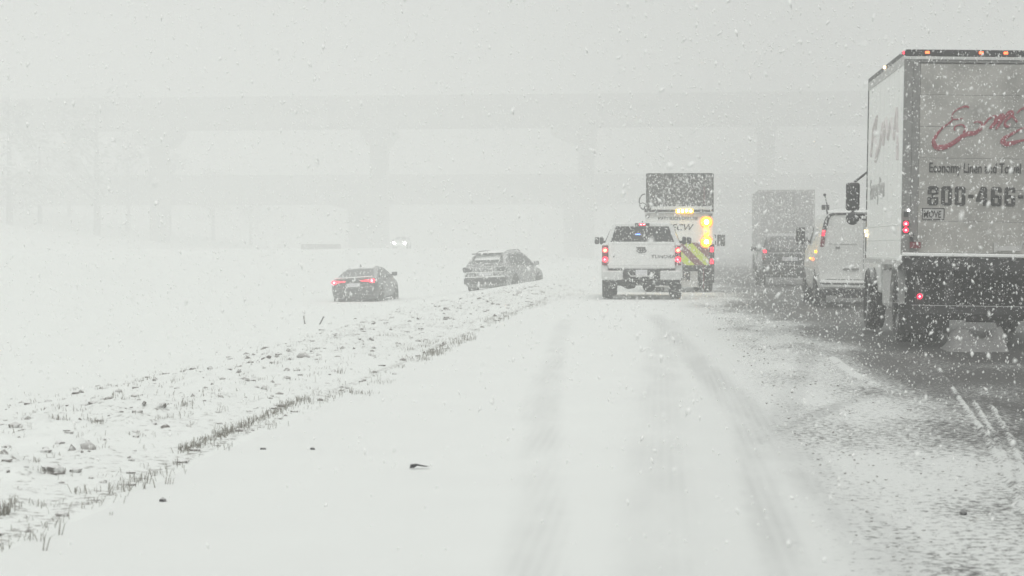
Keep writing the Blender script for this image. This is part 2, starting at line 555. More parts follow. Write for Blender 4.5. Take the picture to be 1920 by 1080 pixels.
# ------------------------------------------------------------------ wheels
def wheel(parent, x, y, r, wd, side=1, name='wheel', hub='rim'):
    """side=+1: outer face to +x"""
    b = NB()
    s = side
    prof = [(-wd*.3*s, r*.60), (wd*.30*s, r*.62), (wd*.34*s, r*.55), (wd*.2*s, r*.5), (wd*.12*s, r*.22), (wd*.26*s, r*.14), (wd*.26*s, .001), (-wd*.3*s, .001)]
    lathe_x(b, (x, y, r), prof)
    for k in range(6):
        a = k*math.pi/3
        c = Vector((x+wd*.22*s, y+r*.38*math.cos(a), r+r*.38*math.sin(a)))
        cyl(b, c, 'x', r*.06, wd*.1, 8)
    h = obj(name, b, M['rim'], parent, 35)
    b = NB()
    prof = [(-wd*.5, r*.68), (-wd*.5, r*.9), (-wd*.38, r*.985), (-wd*.15, r), (-wd*.12, r*.97), (-wd*.08, r*.97), (-wd*.05, r), (wd*.05, r), (wd*.08, r*.97), (wd*.12, r*.97), (wd*.15, r), (wd*.38, r*.985), (wd*.5, r*.9), (wd*.5, r*.68), (wd*.4, r*.6), (-wd*.4, r*.6)]
    lathe_x(b, (x, y, r), prof, 36)
    obj('tyre', b, M['tyre'], h, 35)
    return h

def text(name, body, m, parent, size, loc, sx=1.0, bold=0.0, rot=(R(90), 0, 0), shear=0.0, extr=.004, align='LEFT'):
    cu = bpy.data.curves.new(name, 'FONT')
    cu.body = body
    cu.size = size
    cu.extrude = extr
    cu.offset = bold
    cu.shear = shear
    cu.align_x = align
    cu.resolution_u = 3
    to = bpy.data.objects.new(name + '_src', cu)
    COL.objects.link(to)
    bpy.context.view_layer.update()
    me = bpy.data.meshes.new_from_object(to)
    bpy.data.objects.remove(to)
    me.name = name
    o = bpy.data.objects.new(name, me)
    COL.objects.link(o)
    me.materials.clear()
    me.materials.append(m)
    o.parent = parent
    o.rotation_euler = rot
    o.location = loc
    o.scale = (sx, 1, 1)
    return o

# ------------------------------------------------------------------ box truck in the right lane (nearest)
def box_truck():
    K = 142.0
    LX = lambda px: (px-1688)/K - 1.3          # local x on the rear plane
    LZ = lambda py: 1.35 + (462-py)/K
    t = empty('box_truck', (4.45, 28.5, 0), 'nearest white box truck at right, rear door with red script and phone number', 'truck', ry=R(.9))
    Lb = 4.9
    # cargo box: side walls, roof, front wall
    b = NB()
    bx(b, -1.3, -1.26, .06, Lb, 1.10, 3.86)
    # rivet rows and seams
    for z in (1.42, 1.17, 1.62):
        y = .2
        while y < Lb-.1:
            cyl(b, (-1.303, y, z), 'x', .012, .01, 6); y += .09
    y = .7
    while y < Lb-.2:
        bx(b, -1.3035, -1.3, y, y+.012, 1.2, 3.82); y += .61
    o = obj('side_panel', b, M['sidepanel'], t, label='white side panel facing the snow-covered lane')
    text('side_lettering', 'Economy Linen', M['fadegrey'], o, .42, (-1.306, 4.4, 2.05), .8, .008, (R(90), 0, R(-90)))
    b = NB()
    sc = [(4.3,2.7),(4.0,3.1),(3.5,3.25),(3.7,2.95),(3.3,2.75),(3.6,2.6),(3.0,2.8),(2.6,3.1),(2.5,2.8),(2.2,3.15),(1.9,2.85),(1.5,3.1),(1.1,2.8),(.8,3.2),(.6,2.5)]
    tube(b, [(-1.306, y, z) for y, z in sc], .03, 6)
    obj('side_script', b, M['fadered'], o, label='faint washed-out side lettering')
    b = NB()
    bx(b, 1.26, 1.3, .06, Lb, 1.10, 3.86)
    obj('side_panel', b, M['sidepanel'], t)
    b = NB()
    bx(b, -1.255, 1.255, .08, Lb-.002, 3.80, 3.88)
    obj('roof', b, M['white'], t)
    b = NB()
    bx(b, -1.258, 1.258, Lb-.05, Lb-.003, 1.10, 3.79)
    obj('front_wall', b, M['sidepanel'], t)
    # top rails, dark with a pale lip, and lower rail
    b = NB()
    bx(b, -1.315, -1.262, .03, Lb+.01, 3.861, 3.92)
    bx(b, 1.262, 1.315, .03, Lb+.01, 3.861, 3.92)
    bx(b, -1.262, 1.262, Lb-.04, Lb+.01, 3.882, 3.92)
    obj('top_rail', b, M['black'], t)
    b = NB()
    bx(b, -1.312, -1.302, .05, Lb, 3.74, 3.858)
    obj('trim_strip', b, M['fadegrey'], t)
    b = NB()
    bx(b, -1.312, -1.2, Lb+.001, Lb+.05, 1.1, 3.86)
    obj('corner_post', b, M['black'], t)
    b = NB()
    bx(b, -1.315, -1.303, .05, Lb, 1.08, 1.15)
    obj('lower_rail', b, M['fadegrey'], t)
    # rear frame
    b = NB()
    bx(b, -1.31, -1.2, -.02, .06, 1.22, 3.84)
    obj('rear_post', b, M['postg'], t, bevel=.006)
    b = NB(); bx(b, 1.2, 1.31, -.02, .06, 1.22, 3.84)
    obj('rear_post', b, M['postg'], t, bevel=.006)
    b = NB()
    bx(b, -1.31, 1.31, -.025, .07, 3.843, 3.93)
    hd = obj('header', b, M['black'], t, bevel=.006)
    b = NB()
    bx(b, -1.199, 1.199, -.015, .05, 3.76, 3.84)
    obj('header_panel', b, M['postg'], t)
    b = NB()
    bx(b, -1.315, 1.315, -.03, -.004, 3.80, 3.838)
    obj('header_lip', b, M['chrome'], t)
    for x0 in (-1.197, 1.10):
        b = NB(); bx(b, x0, x0+.095, -.005, .05, 1.25, 3.757)
        obj('door_track', b, M['postg'], t)
    # roll-up door
    b = NB()
    z = 1.255
    while z < 3.7:
        bx(b, -1.098, 1.098, .0, .04, z, min(z+.412, 3.755)); z += .416
    d = obj('rear_door', b, M['door'], t, bevel=.004)
    # writing
    text('economy_lettering', 'Economy Linen and Towel Service', M['lettering'], d, .185, (LX(1735), -.007, LZ(325)), .605, .003)
    # heavy condensed block digits
    b = NB()
    Zb, Zt, W, T = LZ(387), LZ(351), 20/K, 7.2/K
    Zm = (Zb+Zt)/2
    C_ = 3.2/K
    def vbar(x, right, za, zb):
        ca = C_ if abs(za-Zb) < 1e-6 else 0
        cb_ = C_ if abs(zb-Zt) < 1e-6 else 0
        if right: p = [(x, za), (x+T-ca, za), (x+T, za+ca), (x+T, zb-cb_), (x+T-cb_, zb), (x, zb)]
        else: p = [(x+ca, za), (x+T, za), (x+T, zb), (x+cb_, zb), (x, zb-cb_), (x, za+ca)]
        q = []
        for pt in p:
            if not q or (abs(pt[0]-q[-1][0])+abs(pt[1]-q[-1][1])) > 1e-6: q.append(pt)
        if (abs(q[0][0]-q[-1][0])+abs(q[0][1]-q[-1][1])) < 1e-6: q.pop()
        prism(b, q, 'y', -.010, -.003)
    def hbar(x, z, hgt=None):
        bx(b, x+T, x+W-T, -.010, -.003, z, z+(hgt or 5.5/K))
    hh = 5.5/K
    for ch, px in (('8',1734),('0',1759),('0',1784),('-',1809),('4',1824),('6',1851),('6',1876),('-',1901),('7',1915)):
        x = LX(px)
        if ch == '-':
            bx(b, x, x+10/K, -.010, -.003, Zm-3/K, Zm+3/K)
        elif ch == '8':
            vbar(x, 0, Zb, Zm-.018); vbar(x, 0, Zm+.018, Zt); vbar(x+W-T, 1, Zb, Zm-.018); vbar(x+W-T, 1, Zm+.018, Zt)
            hbar(x, Zb); hbar(x, Zm-hh, hh*2); hbar(x, Zt-hh)
        elif ch == '0':
            vbar(x, 0, Zb, Zt); vbar(x+W-T, 1, Zb, Zt); hbar(x, Zb); hbar(x, Zt-hh)
        elif ch == '6':
            vbar(x, 0, Zb, Zt); vbar(x+W-T, 1, Zb, Zm+.015); vbar(x+W-T, 1, Zt-.075, Zt); hbar(x, Zb); hbar(x, Zm-hh/2+.006); hbar(x, Zt-hh)
        elif ch == '4':
            vbar(x+W-T, 1, Zb, Zt); bx(b, x, x+W-T, -.010, -.003, Zb+.055, Zb+.055+hh)
            prism(b, [(x, Zb+.055+hh), (x+T*.9, Zb+.055+hh), (x+W-T, Zt-.05), (x+W-T, Zt), (x+W-T*1.6, Zt)], 'y', -.010, -.003)
        elif ch == '7':
            vbar(x+W-T, 1, Zb, Zt); bx(b, x, x+W-T, -.010, -.003, Zt-hh*1.2, Zt)
    obj('phone_number', b, M['lettering'], d)
    b = NB()
    x0, x1, z0, z1 = LX(1724), LX(1766), LZ(414), LZ(392)
    bx(b, x0, x1, -.004, -.0005, z0, z1)
    st = obj('sticker', b, M['fadegrey'], d)
    b = NB()
    for q in ((x0, x1, z0, z0+.012), (x0, x1, z1-.012, z1), (x0, x0+.012, z0+.012, z1-.012), (x1-.012, x1, z0+.012, z1-.012)):
        bx(b, q[0], q[1], -.008, -.0045, q[2], q[3])
    obj('sticker_border', b, M['lettering'], st)
    text('sticker_lettering', 'MOVE', M['lettering'], st, .13, (x0+.02, -.009, z0+.03), .66, .002)
    # red script logo, strokes read off the door
    strokes = [
        ([(784,215),(740,190),(680,205),(600,240),(530,300),(505,370),(520,410),(600,410),(690,392)], [14,20,18,14,12,12,13,14,9]),
        ([(520,420),(440,490),(360,550),(280,640),(222,740),(212,820),(255,880),(330,890),(430,865),(560,790),(690,690),(790,650),(880,640),(960,590),(1040,500)], [13,17,20,24,30,40,50,52,46,40,40,46,40,30,24]),
        ([(555,600),(555,540),(620,505),(690,505),(735,575),(700,640)], [13,12,12,14,24,26]),
        ([(870,470),(930,445),(1000,470),(985,530),(940,600)], [14,20,22,20,16]),
        ([(990,590),(1080,440),(1170,360),(1240,360),(1215,450),(1130,560)], [14,17,19,26,26,17]),
        ([(1150,560),(1240,450),(1320,340),(1350,340),(1310,450),(1240,570)], [16,28,36,32,28,22]),
        ([(1260,560),(1350,410),(1450,290),(1510,290),(1470,360),(1395,440),(1395,510),(1450,520),(1480,470)], [14,20,34,34,26,24,26,22,16]),
        ([(1450,300),(1530,370),(1590,450)], [20,24,22]),
        ([(1580,300),(1650,230),(1740,205),(1820,250),(1860,350),(1800,420),(1730,390)], [13,17,24,30,30,24,18]),
        ([(1810,520),(1720,535),(1600,590),(1490,655),(1390,715),(1355,780),(1420,815),(1530,795),(1640,760),(1740,735),(1850,640),(1950,480),(2060,330),(2110,300),(2080,400),(2010,540)], [13,16,20,26,38,46,48,40,22,17,17,20,26,26,22,18]),
        ([(2010,560),(2150,430),(2260,380),(2330,430),(2260,560),(2330,600),(2480,520)], [14,20,26,26,24,20,14]),
    ]
    b = NB()
    for i, (pts, rad) in enumerate(strokes):
        P = [Vector((LX(1720+x/9), -.010-.0008*i, LZ(180+y/9))) for x, y in pts]
        # smooth
        Q, Rr = [], []
        for j in range(len(P)-1):
            p0, p1, p2, p3 = P[max(j-1,0)], P[j], P[j+1], P[min(j+2, len(P)-1)]
            for s in range(4):
                u = s/4
                Q.append(.5*((2*p1)+(-p0+p2)*u+(2*p0-5*p1+4*p2-p3)*u*u+(-p0+3*p1-3*p2+p3)*u**3))
                Rr.append((rad[j]*(1-u)+rad[j+1]*u)/9/K*.92)
        Q.append(P[-1]); Rr.append(rad[-1]/9/K*.72)
        tube(b, Q, Rr, 8, flat=.12)
    obj('script_logo', b, M['redletter'], d, 60)
    # sill, bumper and under-run guard
    b = NB()
    bx(b, -1.3, 1.3, -.12, .055, 1.205, 1.25)
    obj('sill', b, M['snow'], t, bevel=.01, label='rear sill with a line of snow lying on it')
    b = NB()
    bx(b, -1.29, 1.29, -.10, .3, 1.02, 1.2)
    bx(b, -.9, -.75, .3, Lb+1.2, .85, 1.0); bx(b, .75, .9, .3, Lb+1.2, .85, 1.0)
    bx(b, -1.2, 1.2, .301, .5, .9, 1.09)
    obj('chassis', b, M['under'], t)
    b = NB()
    bx(b, -1.15, 1.15, -.05, .05, .44, .56)
    bx(b, -.72, -.62, -.04, .04, .56, 1.02); bx(b, .62, .72, -.04, .04, .56, 1.02)
    obj('underrun_guard', b, M['under'], t, bevel=.01)
    for x in (-1.16, .56):
        b = NB(); bx(b, x, x+.6, .75, .765, .16, 1.0)
        obj('mudflap', b, M['under'], t)
    b = NB(); bx(b, -.54, .54, .9, .92, .34, .95); obj('dark_gap_sheet', b, M['under'], t)  # added dark sheet that closes the bright gap under the body
    b = NB(); tube(b, [(-.3, 1.2, .55), (-.5, .3, .5), (-.55, .1, .48)], .05, 10)
    obj('exhaust_pipe', b, M['under'], t)
    b = NB(); bx(b, -1.25, 1.25, 1.25, 1.5, .4, .55); cyl(b, (0, 1.37, .5), 'x', .2, .5, 16)
    obj('axle', b, M['under'], t, 40)
    # lamps
    for x in (-1.255, 1.255):
        for z in (1.545, 1.63):
            b = NB(); cyl(b, (x, -.03, z), 'y', .036, .02, 16)
            o = obj('tail_lamp', b, L['red'], t)
            b = NB(); cyl(b, (x, -.043, z), 'y', .013, .01, 10); obj('bulb', b, L['redhot'], o)
    b = NB(); bx(b, -1.297, -1.213, -.027, -.0205, 1.50, 1.675); obj('lamp_bracket', b, M['black'], t)
    b = NB(); cyl(b, (LX(1699), -.03, LZ(397)), 'y', .014, .02, 12); obj('small_white_lamp', b, L['white'], t)
    b = NB(); bx(b, -1.285, -1.225, -.03, -.021, 1.72, 1.79); obj('latch_plate', b, M['black'], t)
    b = NB(); bx(b, LX(1702), LX(1722), -.06, -.03, LZ(468), LZ(456)); obj('red_reflector', b, M['darkred'], t)
    b = NB(); tube(b, [(LX(1707), -.04, LZ(456)), (LX(1704), -.07, LZ(447)), (LX(1709), -.05, LZ(441))], .018, 8)
    obj('door_latch', b, M['black'], t)
    b = NB(); bx(b, LX(1862), LX(1908), -.03, -.001, LZ(470), LZ(461)); bx(b, LX(1858), LX(1864), -.035, -.001, LZ(473), LZ(455))
    tube(b, [(LX(1906), -.02, LZ(470)), (LX(1912), -.02, LZ(450))], .015, 6)
    obj('door_handle', b, M['fadegrey'], t)
    b = NB(); cyl(b, (LX(1722), -.06, LZ(558)), 'y', .036, .02, 14); o = obj('low_red_lamp', b, L['red'], t)
    b = NB(); cyl(b, (LX(1722), -.073, LZ(558)), 'y', .012, .01, 10); obj('bulb', b, L['redhot'], o)
    b = NB(); bx(b, LX(1722)-.05, LX(1722)+.05, -.05, .02, LZ(558)-.1, 1.0); obj('lamp_bracket', b, M['under'], t)
    for x in (-1.02, -.32, 0, .32, 1.02):
        b = NB(); bx(b, x-.026, x+.026, -.045, -.0255, 3.875, 3.905)
        obj('marker_lamp', b, L['orange'], t)
    b = NB(); bx(b, -1.33, -1.312, .0, .05, 3.87, 3.91); obj('marker_lamp', b, L['red'], t)
    b = NB(); bx(b, -1.34, -1.3155, 2.35, 2.45, 3.875, 3.91); obj('marker_lamp', b, L['warm'], t)
    for z, y in ((1.54, Lb-.1), (1.48, Lb-.25)):
        b = NB(); bx(b, -1.335, -1.316, y, y+.1, z, z+.045); obj('side_marker', b, L['warm'], t)
    # tanks / side skirts and wheels
    b = NB()
    bx(b, -1.2, -.7, 2.2, 3.4, .45, 1.0)
    obj('side_tank', b, M['fadegrey'], t, bevel=.06)
    for s in (-1, 1):
        wheel(t, s*1.08, 1.38, .5, .27, s)
        wheel(t, s*.78, 1.38, .5, .27, s)
        wheel(t, s*1.05, Lb+1.1, .5, .27, s)
        b = NB()
        pts = [(1.38+.62*math.cos(a), .5+.62*math.sin(a)) for a in np.linspace(R(5), R(175), 14)]
        pts2 = [(1.38+.59*math.cos(a), .5+.59*math.sin(a)) for a in np.linspace(R(175), R(5), 14)]
        prism(b, pts+pts2, 'x', s*.62, s*1.24)
        obj('fender', b, M['fadegrey'], t)
    # cab
    b = NB()
    prism(b, [(Lb+.25, .6), (Lb+2.0, .6), (Lb+2.1, 1.4), (Lb+1.75, 2.5), (Lb+.25, 2.6)], 'x', -1.05, 1.05)
    cb = obj('cab', b, M['white'], t, bevel=.05)
    b = NB(); slab(b, [(-1.056, Lb+.7, 1.5), (-1.056, Lb+1.8, 1.5), (-1.056, Lb+1.6, 2.3), (-1.056, Lb+.7, 2.35)], .004)
    obj('side_window', b, M['glass'], cb)
    # mirror on long arms
    for s in (-1, 1):
        b = NB()
        yy = Lb+1.15
        xm = s*1.42
        tube(b, [(s*1.05, yy, 2.58), (s*1.2, yy, 2.52), (s*1.40, yy, 2.36)], .02, 8)
        obj('mirror_arm', b, M['black'], t, 40)
        b = NB()
        tube(b, [(s*1.05, yy, 1.84), (s*1.38, yy, 1.84), (s*1.42, yy, 1.90)], .02, 8)
        tube(b, [(s*1.05, yy, 1.76), (s*1.25, yy, 1.76), (s*1.36, yy, 1.84)], .018, 8)
        a = obj('mirror_arm', b, M['black'], t, 40)
        b = NB()
        bx(b, xm-.11, xm+.11, yy-.04, yy+.07, 1.90, 2.36)
        mh = obj('mirror', b, M['black'], a, bevel=.045)
        b = NB(); bx(b, xm-.075, xm+.075, yy-.046, yy-.041, 1.96, 2.30)
        obj('mirror_glass', b, M['glasssnow'], mh)
        b = NB(); bmesh.ops.create_uvsphere(b, u_segments=14, v_segments=8, radius=.11, matrix=Matrix.Translation((xm, yy, 1.78)) @ Matrix.Diagonal((1, .5, 1, 1)))
        obj('round_mirror', b, M['glasssnow'], a, 40)
    return t
box_truck()

# ------------------------------------------------------------------ generic cars
def interp(pl, y):
    return float(np.interp(y, [p[0] for p in pl], [p[1] for p in pl]))
def car(name, label, cat, loc, rz, rx, ry, P, group=None):
    """P: body (y, halfwidth, zb, zt), roofline [(y,z)], belt z, wb, wr, colours"""
    t = empty(name, loc, label, cat, rz, group, rx, ry)
    b = NB()
    rings = []
    for y, wd, zb, zt in P['body']:
        h = zt-zb
        half = [(wd*.80, zb), (wd*.95, zb+.10*h), (wd, zb+.35*h), (wd*1.0, zb+.6*h), (wd*.975, zb+.82*h), (wd*.90, zb+.955*h), (wd*.72, zt), (wd*.36, zt+.012)]
        rings.append([(-x, y, z) for x, z in half] + [(0, y, zt+.018)] + [(x, y, z) for x, z in reversed(half)])
    loft(b, rings)
    body = obj('body', b, P['paint'], t, 32)
    zbelt, wb, wr, ztop = P['belt'], P['wb'], P['wr'], max(z for _, z in P['roof'])
    sx = lambda z: wb + (wr-wb)*min(1, max(0, (z-zbelt)/(ztop-zbelt)))
    ys = sorted(set([p[0] for p in P['roof']] + list(np.linspace(P['roof'][0][0], P['roof'][-1][0], 14))))
    rings = []
    for y in ys:
        zt = interp(P['roof'], y)
        zz = max(zt-.05, zbelt-.03)
        half = [(wb, zbelt-.06), (sx(zz), zz), (sx(zt)*.93, zt-.015), (sx(zt)*.6, zt+.004)]
        rings.append([(-x, y, z) for x, z in half] + [(0, y, zt+.01)] + [(x, y, z) for x, z in reversed(half)])
    b = NB(); loft(b, rings)
    cabn = obj('roof', b, P['paint'], t, 40)
    def glasspane(y0, y1, nm, f0=.88, f1=.84, frac=(.1, .9)):
        z0, z1 = interp(P['roof'], y0), interp(P['roof'], y1)
        ya, yb = y0+(y1-y0)*frac[0], y0+(y1-y0)*frac[1]
        za, zb = interp(P['roof'], ya), interp(P['roof'], yb)
        d = Vector((0, yb-ya, zb-za)).normalized(); n = Vector((0, -d.z, d.y))
        if n.z < 0: n = -n
        o = n*.022
        w0, w1 = sx(za)*f0, sx(zb)*f1
        nseg = 4
        b = NB()
        ring0, ring1 = [], []
        pts = []
        for k in range(nseg+1):
            u = -1+2*k/nseg
            pts.append((Vector((u*w0, ya, za))+o, Vector((u*w1, yb, zb))+o))
        for k in range(nseg):
            slab(b, [pts[k][0], pts[k+1][0], pts[k+1][1], pts[k][1]], .012)
        return obj(nm, b, P['glass'], t)
    rw = glasspane(P['rear'][0], P['rear'][1], 'rear_window')
    glasspane(P['front'][1], P['front'][0], 'windscreen')
    for s in (-1, 1):
        for poly in P['side']:
            pts = [(s*(sx(z)+.014), y, z) for y, z in poly]
            if s < 0: pts = pts[::-1]
            b = NB(); slab(b, pts, .01 if s > 0 else .01)
            obj('side_window', b, P['glass'], t)
        my, mz = P['mirror']
        b = NB()
        bx(b, min(s*(wb-.02), s*(wb+.08)), max(s*(wb-.02), s*(wb+.08)), my-.03, my+.03, mz-.03, mz+.02)
        bx(b, min(s*(wb+.05), s*(wb+.25)), max(s*(wb+.05), s*(wb+.25)), my-.06, my+.08, mz-.05, mz+.11)
        obj('mirror', b, P['mirrormat'], t, bevel=.025)
    for s in (-1, 1):
        for y in P['axles']:
            wheel(t, s*(P['hw']-.10), y, P['wr_r'], .22, s)
            b = NB()
            cyl(b, (s*(P['hw']-.05), y, P['wr_r']+.01), 'x', P['wr_r']+.055, .11, 26)
            obj('wheel_arch', b, M['under'], t, 40)
    return t, body, rw, sx

SEDAN = dict(
    body=[(-2.36,.70,.40,.92), (-2.33,.80,.30,1.02), (-2.22,.87,.24,1.07), (-1.8,.905,.20,1.075), (-1.2,.915,.18,1.03), (0,.915,.18,.99), (1.0,.915,.18,.98), (1.5,.91,.18,.95), (2.0,.88,.2,.86), (2.28,.8,.25,.74), (2.36,.66,.34,.62)],
    roof=[(-1.95,1.03), (-1.6,1.12), (-1.0,1.34), (-.4,1.44), (.1,1.455), (.5,1.40), (.9,1.24), (1.35,1.0)],
    belt=.99, wb=.84, wr=.58, rear=(-1.85,-.85), front=(.5,1.33),
    side=[[(-1.15,1.03), (-.45,1.03), (-.45,1.36), (-.8,1.29)], [(-.40,1.03), (.95,1.03), (.45,1.32), (-.05,1.38), (-.40,1.37)]],
    mirror=(.85,1.06), axles=(-1.42,1.42), hw=.915, wr_r=.33, paint=M['blackpaint'], glass=M['glasssnow'], mirrormat=M['black'])

# sedan in the median, tail lamps lit
def sedan():
    x, y = -11.55, 83.4
    z = gz(x, y)-.26
    t, body, rw, sx = car('sedan', 'dark sedan sunk in the snowy median with red tail lamps lit', 'car', (x, y, -.89), R(-4), R(.8), R(-3.4), SEDAN)
    for s in (-1, 1):
        # comma-shaped lamp clusters reaching inwards
        b = NB()
        poly = [(.80,.84), (.86,.93), (.80,1.0), (.66,.985), (.30,.955), (.30,.925), (.62,.90), (.70,.84)]
        prism(b, [(s*a, c) for a, c in poly], 'y', -2.40, -2.28)
        o = obj('tail_lamp', b, L['red'], t)
        b = NB(); cyl(b, (s*.74, -2.405, .925), 'y', .038, .02, 12); obj('bulb', b, L['redhot'], o)
    b = NB(); bx(b, -.78, .78, -2.425, -2.30, .38, .70)
    obj('bumper', b, M['blackpaint'], t, bevel=.05)
    b = NB(); bx(b, -.26, .26, -2.395, -2.37, .72, .86)
    obj('licence_plate', b, M['plate'], t)
    b = NB(); cyl(b, (0, -2.37, .955), 'y', .05, .02, 16)
    obj('badge', b, M['chrome'], t)
    b = NB(); prism(b, [(-.95,1.45), (-.83,1.56), (-.72,1.455)], 'x', -.02, .02)
    obj('roof_antenna', b, M['black'], t)
    # snow on the boot lid and the roof
    b = NB()
    bx(b, -.72, .72, -2.32, -2.02, 1.065, 1.105)
    obj('snow_cover', b, M['snow'], t, bevel=.018)
    b = NB()
    rings = []
    for yy in np.linspace(-.75, .35, 7):
        zt = interp(SEDAN['roof'], yy)
        rings.append([(-.46,yy,zt-.0), (-.40,yy,zt+.035), (0,yy,zt+.05), (.40,yy,zt+.035), (.46,yy,zt-.0), (0,yy,zt-.02)])
    loft(b, rings); obj('snow_cover', b, M['snow'], t, 50)
sedan()

def suv():
    P = dict(
        body=[(-2.33,.80,.42,.98), (-2.30,.88,.32,1.06), (-2.15,.93,.26,1.10), (-1.5,.945,.24,1.10), (0,.945,.24,1.08), (1.0,.94,.24,1.05), (1.5,.93,.24,1.01), (2.0,.89,.26,.93), (2.28,.82,.3,.82), (2.36,.68,.38,.70)],
        roof=[(-2.22,1.09), (-2.10,1.25), (-1.75,1.56), (-1.3,1.64), (-.4,1.68), (.2,1.66), (.6,1.55), (1.35,1.06)],
        belt=1.07, wb=.87, wr=.62, rear=(-2.16,-1.80), front=(.5,1.32),
        side=[[(-1.65,1.14), (-.75,1.11), (-.75,1.55), (-1.35,1.52)], [(-.68,1.11), (.25,1.1), (.25,1.56), (-.68,1.57)], [(.3,1.1), (1.05,1.09), (.55,1.42), (.3,1.53)]],
        mirror=(.95,1.13), axles=(-1.38,1.40), hw=.945, wr_r=.36, paint=M['greypaint'], glass=M['glasssnow'], mirrormat=M['greypaint'])
    t, body, rw, sx = car('suv', 'dark grey sport utility vehicle plastered with snow beside the verge, turned towards the road', 'car', (-6.28, 86.2, -.52), R(-16), R(.3), R(-2.2), P)
    for s in (-1, 1):
        b = NB()
        prism(b, [(s*.55,.90), (s*.90,.88), (s*.93,1.04), (s*.86,1.08), (s*.55,.99)], 'y', -2.36, -2.2)
        obj('tail_lamp', b, M['glasssnow'], t)
    b = NB(); bx(b, -.62, .62, -2.06, -1.78, 1.575, 1.62); obj('roof_spoiler', b, M['black'], t, bevel=.012)
    b = NB(); bx(b, -.88, .88, -2.42, -2.28, .40, .66); obj('bumper', b, M['black'], t, bevel=.04)
    b = NB(); bx(b, -.84, .84, -2.43, -2.25, .665, .70); bx(b, -.8, .8, -2.365, -2.27, .845, .875)
    obj('snow_cover', b, M['snow'], t, bevel=.014)
    b = NB(); bx(b, -.26, .26, -2.36, -2.31, .73, .84); obj('licence_plate', b, M['plate'], t)
    b = NB(); tube(b, [(-.05, -2.26, 1.15), (.35, -2.24, 1.18)], .012, 6); obj('rear_wiper', b, M['black'], t)
    b = NB()
    rings = []
    for yy in np.linspace(-2.02, .4, 10):
        zt = interp(P['roof'], yy)
        rings.append([(-.56,yy,zt), (-.50,yy,zt+.045), (0,yy,zt+.06), (.50,yy,zt+.045), (.56,yy,zt), (0,yy,zt-.02)])
    loft(b, rings); obj('snow_cover', b, M['snow'], t, 50)
    for s in (-1, 1):
        b = NB(); tube(b, [(s*.60,-1.6,1.62), (s*.60,-1.3,1.70), (s*.60,-.1,1.73), (s*.60,.2,1.66)], .018, 6)
        obj('roof_rail', b, M['black'], t)
suv()

def dark_suv():
    P = dict(
        body=[(-2.45,.86,.46,1.08), (-2.40,.93,.36,1.14), (-2.2,.97,.3,1.16), (-1.5,.98,.28,1.16), (0,.98,.28,1.14), (1.2,.97,.28,1.12), (1.9,.94,.3,1.06), (2.4,.88,.34,.96), (2.48,.74,.42,.84)],
        roof=[(-2.36,1.15), (-2.25,1.5), (-2.1,1.70), (-1.5,1.78), (0,1.80), (.4,1.72), (1.2,1.15)],
        belt=1.13, wb=.93, wr=.72, rear=(-2.34,-2.12), front=(.4,1.18),
        side=[[(-1.8,1.2), (-.75,1.18), (-.75,1.66), (-1.75,1.64)], [(-.68,1.18), (.9,1.17), (.35,1.62), (-.68,1.66)]],
        mirror=(.85,1.22), axles=(-1.5,1.5), hw=.98, wr_r=.38, paint=M['blackpaint'], glass=M['glasssnow'], mirrormat=M['black'])
    t, body, rw, sx = car('suv', 'black sport utility vehicle half hidden behind the white van, one red lamp showing', 'car', (4.36, 75.6, 0), 0, 0, R(.6), P)
    for s in (-1, 1):
        b = NB(); bx(b, min(s*.80, s*.93), max(s*.80, s*.93), -2.47, -2.3, .88, 1.30); o = obj('tail_lamp', b, M['darkred'], t, bevel=.02)
        b = NB(); bx(b, min(s*.80, s*.92), max(s*.80, s*.92), -2.49, -2.472, 1.12, 1.22); obj('bulb', b, L['red'], o)
    b = NB(); bx(b, -.95, .95, -2.56, -2.4, .42, .72); obj('bumper', b, M['black'], t, bevel=.04)
    b = NB(); bx(b, -.26, .26, -2.49, -2.44, .86, .99); obj('licence_plate', b, M['plate'], t)
dark_suv()

def oncoming():
    P = dict(SEDAN); P['paint'] = M['white']
    p = on_z(749, 458, 1.6)
    d = ray(749, 458); t_ = 255/ (-(CR.inverted() @ d).z) if False else 255
    x, y = d.x*255, d.y*255
    z = gz(x, y)
    t, body, rw, sx = car('sedan', 'pale car far off in the fog with two bright white headlights', 'car', (x, y+2.4, z), R(180), 0, 0, P)
    for s in (-1, 1):
        b = NB(); cyl(b, (s*.68, 2.36, .66), 'y', .15, .12, 16)
        obj('headlight', b, L['head'], t)
oncoming()
d = ray(602, 470)
bx0, by0 = d.x*225, d.y*225
b = NB()
prism(b, [(-.32, -.2), (.32, -.2), (.28, .08), (.14, .28), (.10, .58), (-.10, .58), (-.14, .28), (-.28, .08)], 'x', -2.1, 2.1)
o = obj('concrete_barrier', b, M['concrete'], None, bevel=.06)
o.location = (bx0, by0, gz(bx0, by0)-.02)
tag(o, 'faint low barrier block in the fog left of the two distant headlights', 'barrier')

